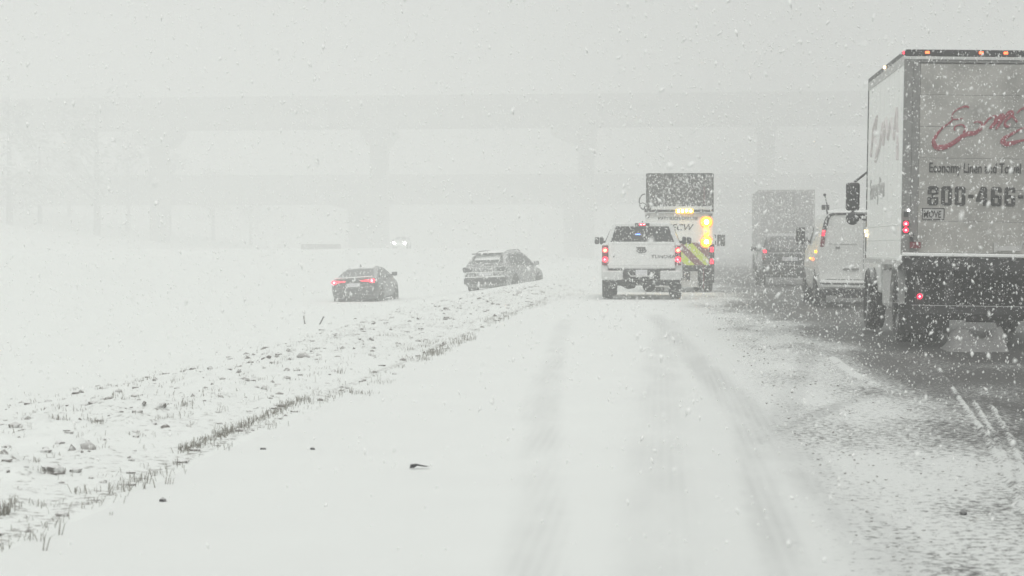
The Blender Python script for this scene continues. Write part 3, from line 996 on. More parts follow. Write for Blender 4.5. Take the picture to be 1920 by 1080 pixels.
# ------------------------------------------------------------------ white pickup
def pickup():
    t = empty('pickup_truck', (-.5, 54.1, 0), 'white pickup truck seen from behind in mid road, red tail and roof lamps lit', 'truck')
    b = NB()
    for s in (-1, 1):
        bx(b, min(s*.84, s*.99), max(s*.84, s*.99), .06, 2.0, .62, 1.44)
    bx(b, -.84, .84, .1, 2.0, .72, .80)
    bed = obj('bed', b, M['whitetruck'], t, bevel=.035)
    b = NB()
    bx(b, -.84, .84, 0, .07, .80, 1.46)
    tg = obj('tailgate', b, M['whitetruck'], t, bevel=.02)
    b = NB(); bx(b, -.80, .80, -.004, .002, 1.405, 1.415); bx(b, -.78, .78, -.004, .002, .86, .868)
    obj('panel_seams', b, M['fadegrey'], tg)
    b = NB(); bx(b, -.13, .13, -.012, .0, 1.30, 1.335); obj('tailgate_handle', b, M['black'], tg, bevel=.008)
    # oval emblem of crossing ovals
    b = NB()
    def oval(cx, cz, rx_, rz_, yy, rr):
        tube(b, [(cx+rx_*math.cos(a), yy, cz+rz_*math.sin(a)) for a in np.linspace(0, 2*math.pi, 25)], rr, 6)
    oval(0, 1.245, .115, .058, -.014, .011)
    oval(0, 1.27, .085, .026, -.018, .009)
    oval(0, 1.245, .032, .052, -.022, .009)
    obj('emblem', b, M['black'], tg)
    text('tailgate_lettering', 'TUNDRA', M['lettering'], tg, .12, (.24, -.008, 1.055), 1.25, .0)
    b = NB(); cyl(b, (-.70, -.008, 1.09), 'y', .018, .015, 10); obj('tailgate_lock', b, M['black'], tg)
    # tail lamps
    for s in (-1, 1):
        b = NB(); bx(b, min(s*.845, s*1.0), max(s*.845, s*1.0), -.01, .055, .87, 1.38)
        tl = obj('tail_lamp', b, M['darkred'], t, bevel=.02)
        b = NB(); cyl(b, (s*.922, -.018, 1.255), 'y', .068, .014, 20); u = obj('brake_lens', b, L['red'], tl)
        b = NB(); cyl(b, (s*.922, -.03, 1.25), 'y', .036, .014, 14); obj('turn_bulb', b, L['orangecore'], tl)
        b = NB(); cyl(b, (s*.922, -.018, 1.02), 'y', .074, .014, 20); obj('brake_lens', b, L['red'], tl)
        b = NB(); cyl(b, (s*.922-.01, -.03, 1.02), 'y', .02, .014, 12); obj('bulb', b, L['redhot'], tl)
    # cab
    def ring(y, wb, wr, zb, zt):
        half = [(wb, zb), (wb, 1.42), (wr+.06, zt-.10), (wr-.02, zt-.02), (wr*.55, zt)]
        return [(-x, y, z) for x, z in half] + [(0, y, zt+.006)] + [(x, y, z) for x, z in reversed(half)]
    b = NB()
    loft(b, [ring(2.06,.97,.74,.6,1.95), ring(2.2,.985,.75,.55,1.975), ring(3.0,.99,.77,.5,1.98), ring(3.7,.99,.75,.5,1.91), ring(4.05,.99,.74,.5,1.75), ring(4.5,.985,.80,.5,1.44)])
    cb = obj('cab', b, M['whitetruck'], t, 35)
    b = NB()
    loft(b, [[(-.97,4.48,.55), (-.99,4.48,.9), (-.95,4.48,1.3), (-.7,4.48,1.38), (.7,4.48,1.38), (.95,4.48,1.3), (.99,4.48,.9), (.97,4.48,.55)],
             [(-.95,5.5,.55), (-.97,5.5,.85), (-.9,5.5,1.16), (-.7,5.5,1.24), (.7,5.5,1.24), (.9,5.5,1.16), (.97,5.5,.85), (.95,5.5,.55)],
             [(-.85,5.75,.6), (-.88,5.75,.8), (-.82,5.75,1.0), (-.6,5.75,1.08), (.6,5.75,1.08), (.82,5.75,1.0), (.88,5.75,.8), (.85,5.75,.6)]])
    obj('bonnet', b, M['whitetruck'], t, 35)
    b = NB(); slab(b, [(-.84,2.04,1.45), (.84,2.04,1.45), (.69,2.045,1.875), (-.69,2.045,1.875)], .02)
    rw = obj('rear_window', b, M['glass'], t)
    b = NB(); bx(b, -.85, .85, 2.015, 2.028, 1.425, 1.45); obj('window_seal', b, M['black'], rw)
    b = NB(); bx(b, -.19, -.06, 2.015, 2.03, 1.655, 1.678); obj('blue_light', b, L['blue'], rw)
    b = NB(); bx(b, -.19, .19, 2.00, 2.2, 1.885, 1.965); o = obj('roof_lamp_housing', b, M['black'], t, bevel=.015)
    b = NB(); bx(b, -.085, .085, 1.98, 2.0, 1.90, 1.95); o2 = obj('third_brake_lamp', b, L['red'], t, bevel=.01)
    for s in (-1, 1):
        b = NB(); bx(b, s*.04-.018, s*.04+.018, 1.972, 1.98, 1.915, 1.935); obj('bulb', b, L['redhot'], o2)
    b = NB(); tube(b, [(.0,2.3,1.94), (.0,2.3,2.02)], .012, 6); obj('antenna', b, M['black'], t)
    for s in (-1, 1):
        b = NB(); slab(b, [(s*.995,2.35,1.46), (s*.995,3.9,1.46), (s*.84,3.7,1.82), (s*.84,2.4,1.82)][::s], .01)
        obj('side_window', b, M['glass'], cb)
        b = NB()
        bx(b, min(s*.98, s*1.10), max(s*.98, s*1.10), 3.92, 3.98, 1.44, 1.50)
        ml = obj('mirror', b, M['black'], t)
        b = NB()
        bx(b, min(s*1.06, s*1.17), max(s*1.06, s*1.17), 3.88, 4.0, 1.40, 1.62)
        bx(b, min(s*1.18, s*1.31), max(s*1.18, s*1.31), 3.86, 3.99, 1.41, 1.61)
        obj('mirror_housing', b, M['black'], ml, bevel=.04)
        # bumper corners
        b = NB(); bx(b, min(s*.47, s*1.0), max(s*.47, s*1.0), -.14, .04, .50, .735)
        obj('bumper_corner', b, M['chrome'], t, bevel=.03)
        b = NB(); bx(b, min(s*.99, s*1.035), max(s*.99, s*1.035), .35, 1.75, .55, .98); obj('fender_flare', b, M['whitetruck'], t, bevel=.02)
        wheel(t, s*.865, 1.05, .40, .30, s)
        wheel(t, s*.865, 4.75, .40, .30, s)
        b = NB(); bx(b, min(s*.72, s*1.0), max(s*.72, s*1.0), .55, .57, .28, .60); obj('mudflap', b, M['under'], t)
    b = NB()
    bx(b, -.466, .466, -.10, .10, .52, .79)
    bx(b, -.84, .84, .0, .1, .74, .795)
    st = obj('bumper_step', b, M['black'], t, bevel=.02)
    b = NB(); tube(b, [(-.34,-.13,.70), (-.27,-.15,.60), (.27,-.15,.60), (.34,-.13,.70)], .016, 8); obj('step_trim', b, M['chrome'], st)
    b = NB(); bx(b, -.15, .15, -.115, -.101, .62, .76); obj('licence_plate', b, M['plate'], t)
    b = NB()
    bx(b, -.8, .8, .3, 4.5, .36, .5)
    bx(b, -.9, .9, .95, 1.1, .34, .46)
    bmesh.ops.create_uvsphere(b, u_segments=14, v_segments=10, radius=.17, matrix=Matrix.Translation((.18, 1.03, .34)))
    obj('underbody', b, M['under'], t, 40)
    b = NB(); tube(b, [(-.62,1.3,.42), (-.35,.8,.30), (-.2,.5,.33)], .05, 8); obj('exhaust_pipe', b, M['under'], t, 40)
    b = NB(); bx(b, -.06, .06, -.2, .1, .42, .52); obj('tow_hitch', b, M['under'], t, bevel=.01)
    b = NB(); tube(b, [(-.75,.15,1.46), (.75,.15,1.46)], .015, 6); obj('bed_cap', b, M['black'], t)
    return t
pickup()

# ------------------------------------------------------------------ traffic safety truck with raised board
def chev_mat():
    m = bpy.data.materials.new('chevron_sheeting'); m.use_nodes = True
    t = m.node_tree; p = t.nodes['Principled BSDF']; p.inputs['Roughness'].default_value = .5
    tc = N(t, 'ShaderNodeTexCoord'); sp = N(t, 'ShaderNodeSeparateXYZ')
    t.links.new(tc.outputs['Object'], sp.inputs[0])
    sh = N(t, 'ShaderNodeMath', operation='SUBTRACT'); sh.inputs[1].default_value = .2
    ab = N(t, 'ShaderNodeMath', operation='ABSOLUTE'); t.links.new(sp.outputs['X'], sh.inputs[0]); t.links.new(sh.outputs[0], ab.inputs[0])
    ad = N(t, 'ShaderNodeMath', operation='ADD'); t.links.new(ab.outputs[0], ad.inputs[0]); t.links.new(sp.outputs['Z'], ad.inputs[1])
    a2 = N(t, 'ShaderNodeMath', operation='MULTIPLY_ADD'); a2.inputs[1].default_value = 1.786; a2.inputs[2].default_value = .732
    t.links.new(ad.outputs[0], a2.inputs[0])
    fr = N(t, 'ShaderNodeMath', operation='FRACT'); t.links.new(a2.outputs[0], fr.inputs[0])
    gt = N(t, 'ShaderNodeMath', operation='GREATER_THAN'); gt.inputs[1].default_value = .5
    t.links.new(fr.outputs[0], gt.inputs[0])
    mx = N(t, 'ShaderNodeMix', data_type='RGBA')
    mx.inputs['A'].default_value = (.20,.07,.075,1); mx.inputs['B'].default_value = (.56,.68,.05,1)
    t.links.new(gt.outputs[0], mx.inputs['Factor'])
    nz = N(t, 'ShaderNodeTexNoise'); nz.inputs['Scale'].default_value = 18; nz.inputs['Detail'].default_value = 6
    t.links.new(tc.outputs['Object'], nz.inputs['Vector'])
    mr = N(t, 'ShaderNodeMapRange'); mr.inputs['From Min'].default_value = .52; mr.inputs['From Max'].default_value = .66; mr.inputs['To Max'].default_value = .6
    t.links.new(nz.outputs[0], mr.inputs['Value'])
    m2 = N(t, 'ShaderNodeMix', data_type='RGBA'); m2.inputs['B'].default_value = (.6,.6,.58,1)
    t.links.new(mr.outputs[0], m2.inputs['Factor']); t.links.new(mx.outputs['Result'], m2.inputs['A'])
    t.links.new(m2.outputs['Result'], p.inputs['Base Color'])
    return m
def safety_truck():
    t = empty('traffic_safety_truck', (.32, 63.0, 0), 'traffic safety truck with raised dark board, amber flashers and yellow and red chevrons', 'truck')
    b = NB(); bx(b, -.80, 1.2, 0, 4.6, .80, 2.34)
    body = obj('body', b, M['sidepanel'], t, bevel=.02)
    text('small_lettering', 'MATT SUCES CHALINE', M['lettering'], body, .125, (-.42, -.008, 2.13), .92, .001)
    text('large_lettering', 'SECW', M['lettering'], body, .27, (-.16, -.008, 1.82), 1.0, .002, shear=.3)
    b = NB(); bx(b, -.68, 1.07, -.03, -.003, .80, 1.46)
    obj('chevron_panel', b, chev_mat(), t)
    b = NB()
    bx(b, 1.08, 1.235, -.04, .3, .28, 1.42)
    obj('corner_column', b, M['under'], t, bevel=.01)
    b = NB(); bx(b, -.84, -.69, -.04, .3, .28, 1.42)
    obj('corner_column', b, M['under'], t, bevel=.01)
    for s in (-1, 1):
        for z in (1.26, .91):
            b = NB(); bx(b, .2+s*.96-.05, .2+s*.96+.05, -.06, -.041, z-.075, z+.075); obj('tail_lamp', b, L['red'], t, bevel=.015)
    # amber flashers, each backed by a glowing disc that paints its halo
    for z in (2.07, 1.49):
        b = NB(); cyl(b, (1.0, -.055, z), 'y', .15, .04, 28); o = obj('flasher', b, L['amber'], t)
        b = NB(); cyl(b, (1.0, -.085, z), 'y', .065, .02, 20); obj('bulb', b, L['ambercore'], o)
        b = NB(); cyl(b, (1.0, -.02, z), 'y', .19, .025, 28); obj('halo_ring', b, L['haloglow'], o)
    b = NB(); bx(b, .93, 1.07, -.06, -.03, 1.65, 1.91); obj('flasher_strip', b, lamp('amber_strip', (1,.55,.02), 3.0), t)
    b = NB(); bx(b, .10, .62, -.14, -.05, 2.33, 2.45); lb = obj('light_bar', b, L['amber'], t, bevel=.025)
    for k in range(4):
        b = NB(); bx(b, .155+k*.118, .215+k*.118, -.152, -.141, 2.36, 2.42); obj('bulb', b, L['ambercore'], lb)
    # board
    b = NB(); bx(b, -.72, 1.16, -.10, .04, 2.53, 3.46)
    bd = obj('board', b, M['board'], t, bevel=.01)
    b = NB()
    bx(b, -.77, -.722, -.12, .05, 2.5, 3.49); bx(b, 1.162, 1.21, -.12, .05, 2.36, 3.49)
    bx(b, -.72, 1.16, -.12, .05, 3.462, 3.50)
    obj('board_frame', b, M['black'], bd)
    b = NB(); bx(b, -.62, 1.1, -.13, .04, 2.44, 2.52); obj('pale_rail', b, M['white'], t, bevel=.01)
    b = NB(); bx(b, -.82, 1.21, -.10, .1, 2.36, 2.43); bx(b, -.82, -.6, -.11, .11, 2.36, 2.54)
    obj('board_mount', b, M['under'], t, bevel=.01)
    b = NB(); bx(b, -.80, 1.15, -.04, .0, 2.22, 2.30); obj('cross_rail', b, M['fadegrey'], t)
    b = NB()
    bx(b, -.5, -.4, .05, .15, 2.34, 3.3); bx(b, .8, .9, .05, .15, 2.34, 3.3); obj('board_post', b, M['under'], t)
    b = NB()
    c = (-.80, 2.66); pts = [(c[0]-.02+.2*math.cos(a)*.75, -.02, c[1]+.23*math.sin(a)) for a in np.linspace(R(80), R(265), 14)]
    tube(b, pts, .018, 6); tube(b, [(-.95,-.02,2.60), (-.88,-.02,2.64), (-.78,-.02,2.60), (-.84,-.02,2.45)], .014, 6)
    obj('cable_loop', b, M['black'], t)
    b = NB(); bmesh.ops.create_uvsphere(b, u_segments=12, v_segments=8, radius=.06, matrix=Matrix.Translation((-.72,-.05,2.24))); obj('rear_knob', b, M['black'], t); b = NB(); bmesh.ops.create_uvsphere(b, u_segments=12, v_segments=8, radius=.05, matrix=Matrix.Translation((1.12,-.05,2.27)))
    obj('rear_knob', b, M['black'], t)
    # below deck
    b = NB()
    bx(b, -.8, 1.2, -.06, .1, .70, .79); bx(b, -.5, .9, .05, 5.5, .55, .72); bx(b, -.7, 1.1, 1.2, 1.4, .4, .6)
    bx(b, .25, .5, -.1, .2, .42, .68)
    obj('chassis', b, M['under'], t)
    b = NB(); bx(b, -.6, .75, .0, .03, .15, .62); obj('mudflap', b, M['fadegrey'], t)
    b = NB(); bx(b, .42, .52, -.02, .04, .35, .60); bx(b, .0, .1, -.02, .04, .38, .60); obj('bracket', b, M['under'], t)
    b = NB(); tube(b, [(.92,-.12,.80), (.92,-.12,.12)], .012, 6); tube(b, [(.93,-.14,3.1), (.93,-.14,2.6)], .01, 6); obj('marker_wand', b, M['darkred'], t)
    for s in (-1, 1):
        for yy in (1.3, 6.6):
            wheel(t, .2+s*.87, yy, .47, .27, s)
        wheel(t, .2+s*.58, 1.3, .47, .27, s)
        b = NB(); tube(b, [(.2+s*.9,7.0,1.75), (.2+s*1.25,7.0,1.72), (.2+s*1.25,7.0,1.4)], .02, 6); a = obj('mirror_arm', b, M['black'], t)
        b = NB(); bx(b, .2+s*1.43-.13, .2+s*1.43+.13, 6.95, 7.05, 1.36, 1.74); obj('mirror', b, M['black'], a, bevel=.03)
    b = NB(); prism(b, [(5.0,.6), (7.6,.6), (7.6,1.3), (6.9,1.4), (6.6,2.2), (5.0,2.25)], 'x', -.75, 1.1)
    obj('cab', b, M['white'], t, bevel=.05)
safety_truck()

# ------------------------------------------------------------------ white van
def van():
    t = empty('van', (4.47, 47.9, 0), 'white van ahead of the box truck with one red tail lamp and amber side lamps', 'van', ry=R(.8))
    def ring(y, wb, wm, wr, zb, zt):
        half = [(wb*.93, zb), (wb, zb+.12), (wm, .95), (wm*.985, 1.25), (wr+.085, zt-.34), (wr+.035, zt-.13), (wr-.06, zt-.03), (wr*.55, zt)]
        return [(-x, y, z) for x, z in half] + [(0, y, zt+.012)] + [(x, y, z) for x, z in reversed(half)]
    b = NB()
    loft(b, [ring(0,.95,.985,.77,.42,2.06), ring(.06,.97,1.0,.79,.38,2.11), ring(.6,.98,1.005,.80,.36,2.14), ring(3.4,.98,1.005,.80,.36,2.12), ring(4.0,.98,1.0,.77,.36,1.95), ring(4.6,.97,.99,.70,.36,1.45), ring(5.3,.93,.95,.6,.4,1.15), ring(5.5,.85,.87,.5,.45,1.0)])
    body = obj('body', b, M['van'], t, 32)
    b = NB()
    bx(b, -.004, .004, -.006, .0, .62, 1.99)
    bx(b, -.84, .84, -.006, .0, .60, .612)
    obj('door_seams', b, M['black'], body)
    # rear doors' dark drip rail round the top corner, lamp column below it
    b = NB()
    pts = [(-.87,-.015,1.72), (-.845,-.015,1.84), (-.81,-.01,1.96), (-.75,-.01,2.04), (-.66,-.01,2.065), (0,-.01,2.085), (.66,-.01,2.065), (.75,-.01,2.04), (.81,-.01,1.96), (.845,-.015,1.84), (.87,-.015,1.72)]
    tube(b, pts, [.05,.05,.045,.035,.028,.026,.028,.035,.045,.05,.05], 6, flat=.6)
    obj('drip_rail', b, M['under'], t, 50)
    for s in (-1, 1):
        b = NB()
        prism(b, [(s*.83,1.73), (s*.92,1.73), (s*.965,1.33), (s*.875,1.33)], 'y', -.03, .05)
        o = obj('tail_lamp', b, M['darkred'], t, bevel=.01)
        if s < 0:
            b = NB(); prism(b, [(s*.855,1.70), (s*.915,1.70), (s*.93,1.57), (s*.87,1.57)], 'y', -.042, -.031)
            obj('brake_lens', b, L['red'], o)
        b = NB(); slab(b, [(s*.14,-.018,1.40), (s*.78,-.018,1.40), (s*.70,-.006,1.92), (s*.14,-.006,1.92)][::s], .006)
        obj('rear_window', b, M['van'], t, label='rear window caked white with snow')
        wheel(t, s*.88, .95, .37, .25, s); wheel(t, s*.88, 4.5, .37, .25, s)
        b = NB(); cyl(b, (s*.96, .95, .39), 'x', .44, .10, 26); obj('wheel_arch', b, M['under'], t, 40); b = NB(); cyl(b, (s*.96, 4.5, .39), 'x', .44, .10, 26); obj('wheel_arch', b, M['under'], t, 40)
        b = NB(); bx(b, min(s*.96, s*1.12), max(s*.96, s*1.12), 3.76, 3.80, 1.45, 1.5); bx(b, min(s*1.05, s*1.26), max(s*1.05, s*1.26), 3.72, 3.85, 1.38, 1.80)
        obj('mirror', b, M['black'], t, bevel=.03)
        for y0, y1 in ((3.0,3.9),):
            b = NB(); slab(b, [(s*1.0,y0,1.38), (s*1.0,y1,1.38), (s*.885,y1-.25,1.82), (s*.885,y0,1.85)][::s], .01); obj('side_window', b, M['glass'], t)
    for (y, z, sz, mm) in ((.55,1.22,.03,'amber'), (2.2,1.06,.02,'amber'), (1.3,1.04,.03,'orange')):
        b = NB(); bx(b, -1.03, -1.003, y, y+.22, z-sz, z+sz); obj('side_marker', b, L[mm], t)
    b = NB(); bx(b, -.95, .95, -.17, .05, .42, .58); obj('bumper', b, M['van'], t, bevel=.03)
    b = NB(); bx(b, -.97, .97, -.185, -.171, .50, .53); obj('bumper_pad', b, M['black'], t)
    b = NB(); bx(b, -.55, .95, -.02, .3, .2, .40); bx(b, -.8, .8, .3, 5, .24, .36); obj('underbody', b, M['under'], t)
    b = NB(); bx(b, -.45, -.1, -.03, -.004, .82, .86); obj('door_handle', b, M['postg'], t)
    b = NB(); bx(b, -.62, -.52, -.012, -.002, 1.28, 1.34); obj('badge', b, M['postg'], t)
    b = NB()
    tube(b, [(-.76,.5,2.02), (-.80,.5,2.2)], .018, 6); bx(b, -.90, -.74, .4, .6, 2.16, 2.27); tube(b, [(-.78,.5,2.26), (-.84,.5,2.5)], .012, 6)
    bmesh.ops.create_uvsphere(b, u_segments=10, v_segments=6, radius=.035, matrix=Matrix.Translation((-.84,.5,2.50)))
    obj('roof_antenna', b, M['black'], t)
    b = NB()
    rings = []
    for i, y in enumerate(np.linspace(.1, 3.3, 9)):
        k = .02*math.sin(i*2.3)
        rings.append([(-.70,y,2.10), (-.62,y,2.16+k), (0,y,2.19+k), (.62,y,2.16+k), (.70,y,2.10), (0,y,2.08)])
    loft(b, rings); obj('snow_cover', b, M['snow'], t, 50)
van()

# ------------------------------------------------------------------ far box truck
def far_truck():
    t = empty('box_truck', (5.75, 99, 0), 'pale grey box truck fading into the fog beyond the black vehicle', 'truck')
    b = NB(); bx(b, -1.28, 1.28, 0, 7, 1.1, 3.93); obj('cargo_box', b, M['fardoor'], t, bevel=.02)
    b = NB(); bx(b, -1.3, 1.3, -.03, .03, 3.86, 3.96); bx(b, -1.3, -1.2, -.03, .03, 1.1, 3.87); bx(b, 1.2, 1.3, -.03, .03, 1.1, 3.87)
    obj('rear_frame', b, M['fadegrey'], t)
    b = NB(); bx(b, -.006, .006, -.02, -.001, 1.15, 3.85); obj('door_seam', b, M['postg'], t)
    for x in (-.35, .32):
        b = NB(); bx(b, x, x+.03, -.03, -.001, 1.2, 3.8); obj('door_bar', b, M['postg'], t)
    b = NB(); bx(b, -1.2, 1.2, -.05, .2, .9, 1.095); bx(b, -.8, .8, .2, 8, .7, .95); bx(b, -1.1, 1.1, -.04, .05, .4, .52); bx(b, -.7, -.6, -.03, .04, .52, .9); bx(b, .6, .7, -.03, .04, .52, .9)
    obj('chassis', b, M['under'], t)
    for s in (-1, 1):
        b = NB(); bx(b, s*1.14-.05, s*1.14+.05, -.07, -.051, .95, 1.05); obj('tail_lamp', b, L['reddim'], t)
        wheel(t, s*1.1, 1.5, .5, .27, s); wheel(t, s*.8, 1.5, .5, .27, s); wheel(t, s*1.05, 8.3, .5, .27, s)
        b = NB(); bx(b, s*.95-.28, s*.95+.28, .8, .82, .15, .9); obj('mudflap', b, M['under'], t)
    b = NB(); prism(b, [(7.2,.6), (9.4,.6), (9.4,1.5), (8.9,2.6), (7.2,2.7)], 'x', -1.1, 1.1); obj('cab', b, M['white'], t, bevel=.05)
far_truck()

# ------------------------------------------------------------------ overpasses
def overpass(label, Y, z0, z1, piers, depth, sl=0.0):
    t = empty('overpass', (0, Y, 0), label, 'bridge')
    h = z1-z0
    b = NB()
    prism(b, [(-depth/2, z0+h*.62), (depth/2, z0+h*.62), (depth/2, z1-h*.25), (-depth/2, z1-h*.25)], 'x', -230, 230)
    for v in b.verts: v.co.z += v.co.x*sl
    obj('deck', b, M['concrete'], t)
    b = NB()
    for k in range(5):
        y = -depth/2+.8+k*(depth-1.6)/4
        bx(b, -229, 229, y-.25, y+.25, z0, z0+h*.618)
    for v in b.verts: v.co.z += v.co.x*sl
    obj('girders', b, M['concrete'], t)
    for s in (-1, 1):
        b = NB()
        bx(b, -230, 230, s*(depth/2-.3)-.15, s*(depth/2-.3)+.15, z1-h*.249, z1)
        for v in b.verts: v.co.z += v.co.x*sl
        obj('parapet', b, M['concrete'], t)
    for x, wd, cl, cr, cdp in piers:
        b = NB()
        zt = z0 + x*sl - .01
        prism(b, [(x-wd/2, -1.0), (x+wd/2, -1.0), (x+wd/2, zt-cdp*.5), (x-wd/2, zt-cdp*.5)], 'y', -wd*.5, wd*.5)
        p = obj('pier', b, M['concrete'], t, bevel=.1)
        b = NB()
        prism(b, [(x-cl, zt), (x+cr, zt), (x+cr, zt-cdp*.45), (x+wd/2+.02, zt-cdp), (x-wd/2-.02, zt-cdp), (x-cl, zt-cdp*.45)], 'y', -depth*.46, depth*.46)
        obj('pier_cap', b, M['concrete'], p)
    return t
def xat(px, Y):
    d = ray(px, 462); return d.x/d.y*Y
Y1, Y2 = 374, 414
k1, k2 = 4000/Y1, 4000/Y2
overpass('upper concrete highway overpass spanning the fog', Y1, 1.35+(462-236)/k1, 1.35+(462-180)/k1,
         [(xat(1100, Y1), 2.8, 6, 1.6, 3.6), (xat(1436, Y1), 3.0, 1.8, 1.8, 1.4), (xat(712, Y1), 3.0, 2.6, 2.6, 3.2), (xat(300, Y1), 3.0, 3.4, 3.4, 3.2)], 13, .004)
overpass('lower concrete highway overpass behind the upper one', Y2, 1.35+(462-382)/k2, 1.35+(462-328)/k2,
         [(xat(1080, Y2), 4.6, 4.6, 4.6, 1.2), (xat(680, Y2), 5, 5, 5, 1.0), (xat(1560, Y2), 3, 3, 3, 1.2)], 12, .001)

# ------------------------------------------------------------------ far trees
def tree(i, px, Y, hgt, conifer, label):
    d = ray(px, 462)
    x, y = d.x/d.y*Y, Y
    rnd = random.Random(100+i)
    z = gz(x, y)
    t = empty('bare_tree' if not conifer else 'conifer_tree', (x, y, z), label, 'tree', group='trees fading into the fog on the far left')
    b = NB()
    tube(b, [(0,0,-.5), (.05,0,hgt*.35), (-.05,.05,hgt*.7), (0,0,hgt*.95)], [hgt*.028,hgt*.02,hgt*.012,.03], 8)
    limbs = []
    for k in range(22):
        z0 = hgt*(.2+.7*rnd.random()); a = rnd.random()*6.28
        ln = hgt*(.30*(1-z0/hgt)+.10)*(1 if conifer else 1.2)
        e = (math.cos(a)*ln, math.sin(a)*ln, z0+(ln*(.75 if not conifer else -.1)))
        mid = (e[0]*.5, e[1]*.5, (z0+e[2])/2+ln*.06)
        tube(b, [(0,0,z0), mid, e], [hgt*.008, hgt*.005, .01], 5)
        limbs.append(((0,0,z0), mid, e))
    obj('trunk', b, M['bark'], t)
    b = NB()
    for k in range(1100 if conifer else 700):
        l = limbs[rnd.randrange(len(limbs))]
        u = rnd.random()**.6
        p = [l[0][j]*(1-u)**2+2*l[1][j]*u*(1-u)+l[2][j]*u*u + rnd.gauss(0, hgt*.03) for j in range(3)]
        s = hgt*.02*(.5+rnd.random())
        a, c = rnd.random()*6.28, rnd.random()*3.14
        v1 = Vector((math.cos(a), math.sin(a), rnd.uniform(-.4,.8)))*s*1.8
        v2 = Vector((-math.sin(a), math.cos(a), rnd.uniform(-.5,.5)))*s*.5
        P = Vector(p)
        vs = [b.verts.new(P-v1), b.verts.new(P+v2), b.verts.new(P+v1), b.verts.new(P-v2)]
        b.faces.new(vs)
    me = bpy.data.meshes.new('crown'); b.to_mesh(me); b.free(); me.materials.append(M['leaf'])
    o = bpy.data.objects.new('crown', me); COL.objects.link(o); o.parent = t
TREES = [(18,190,13,True,'tall faint conifer at the left edge of the photo'),
         (75,205,10,True,'shorter faint conifer second from the left edge'),
         (182,198,14,False,'tall bare tree, the darkest in the left-hand fog'),
         (240,225,11,False,'bare tree just right of the tallest foggy tree'),
         (318,232,9,False,'faint bare tree at the foot of the white embankment'),
         (400,240,9,True,'faint conifer under the upper overpass, left of the sideways car'),
         (470,242,8,False,'small faint bare tree between conifer and sideways car'),
         (130,240,9,True,'faint conifer on top of the white embankment')]
for i, a in enumerate(TREES): tree(i, a[0], a[1]*1.8, a[2]*1.75, a[3], a[4])

# ------------------------------------------------------------------ verge: grass, clods, stones, stakes, debris
def blade(V, Fc, p, h, lean, a, wd):
    i = len(V)
    dx, dy = math.cos(a)*lean*h, math.sin(a)*lean*h
    b = a+1.57+random.uniform(-.6, .6)
    ex, ey = math.cos(b)*wd, math.sin(b)*wd
    x, y, z = p
    V += [(x-ex, y-ey, z-.02), (x+ex, y+ey, z-.02), (x+ey, y-ex, z-.02),
          (x+dx*.45-ex*.7, y+dy*.45-ey*.7, z+h*.6), (x+dx*.45+ex*.7, y+dy*.45+ey*.7, z+h*.6), (x+dx*.45+ey*.7, y+dy*.45-ex*.7, z+h*.6),
          (x+dx, y+dy, z+h*(1-.35*lean))]
    Fc += [(i,i+1,i+4,i+3), (i+1,i+2,i+5,i+4), (i+2,i,i+3,i+5), (i+3,i+4,i+6), (i+4,i+5,i+6), (i+5,i+3,i+6)]
V, Fc = [], []
def tuft(px, py, n, spread, h):
    c = on_ground(px, py)
    for _ in range(n):
        x = c.x+random.gauss(0, spread*.5); y = c.y+random.gauss(0, spread)
        blade(V, Fc, (x, y, gz(x, y)), h*random.uniform(.4, 1.15), random.uniform(0, 1.3), random.uniform(0, 6.28), random.uniform(.0015, .0035))
lines = [((335,850),(600,738),85,8,.10,.06), ((790,672),(885,632),40,10,.16,.07), ((760,655),(840,640),18,6,.15,.06), ((905,605),(1095,545),60,7,.3,.08)]
for (a, b_, n, k, sp, h) in lines:
    for i in range(n):
        u = random.random()
        tuft(a[0]+(b_[0]-a[0])*u, a[1]+(b_[1]-a[1])*u+random.gauss(0, 3), k, sp*.6, h)
for (px, py, n, sp, h) in [(6,965,45,.05,.10), (110,790,30,.07,.06), (180,795,26,.07,.07), (85,885,16,.06,.05), (235,915,30,.10,.07), (265,900,20,.07,.06), (170,925,18,.10,.07),
        (90,950,14,.08,.05), (300,890,12,.08,.06), (675,738,36,.14,.05), (715,718,24,.14,.05), (345,760,26,.1,.06), (400,735,20,.12,.05), (330,715,16,.1,.06), (280,710,14,.1,.06),
        (215,745,16,.1,.05), (515,683,16,.12,.05), (560,695,12,.12,.05), (640,632,30,.2,.05), (730,630,34,.2,.05), (820,600,26,.25,.05), (880,582,30,.3,.06), (930,565,30,.3,.06), (640,700,10,.05,.09), (700,700,8,.05,.08),
        (330,870,8,.05,.05), (25,950,10,.05,.04), (60,1010,10,.06,.05), (470,715,14,.1,.05), (1010,552,20,.4,.06)]:
    tuft(px, py, n, sp, h)
for _ in range(1300):
    x = min(-2.92, random.gauss(-4.5, 1.3)); y = 7.5*math.exp(random.random()*2.2)
    for k in range(random.randint(1, 6)):
        blade(V, Fc, (x+random.gauss(0,.04), y+random.gauss(0,.06), gz(x, y)), random.uniform(.015,.055), random.uniform(.1,1.7), random.uniform(0,6.28), .0022)
# a few lone stems
for px, py, h in [(80,1033,.10),(205,965,.02),(275,905,.10),(310,905,.05),(110,1000,.08),(410,775,.09),(502,803,.05),(318,908,.05)]:
    c = on_ground(px, py)
    for k in range(2): blade(V, Fc, (c.x+.01*k, c.y, c.z), h, .25+.3*k, random.uniform(-.5, .5), .004)
gr = raw('dead_grass', V, Fc, M['grass'])
tag(gr, 'dead brown grass stubble poking through the snow along the verge', 'grass', kind='stuff')

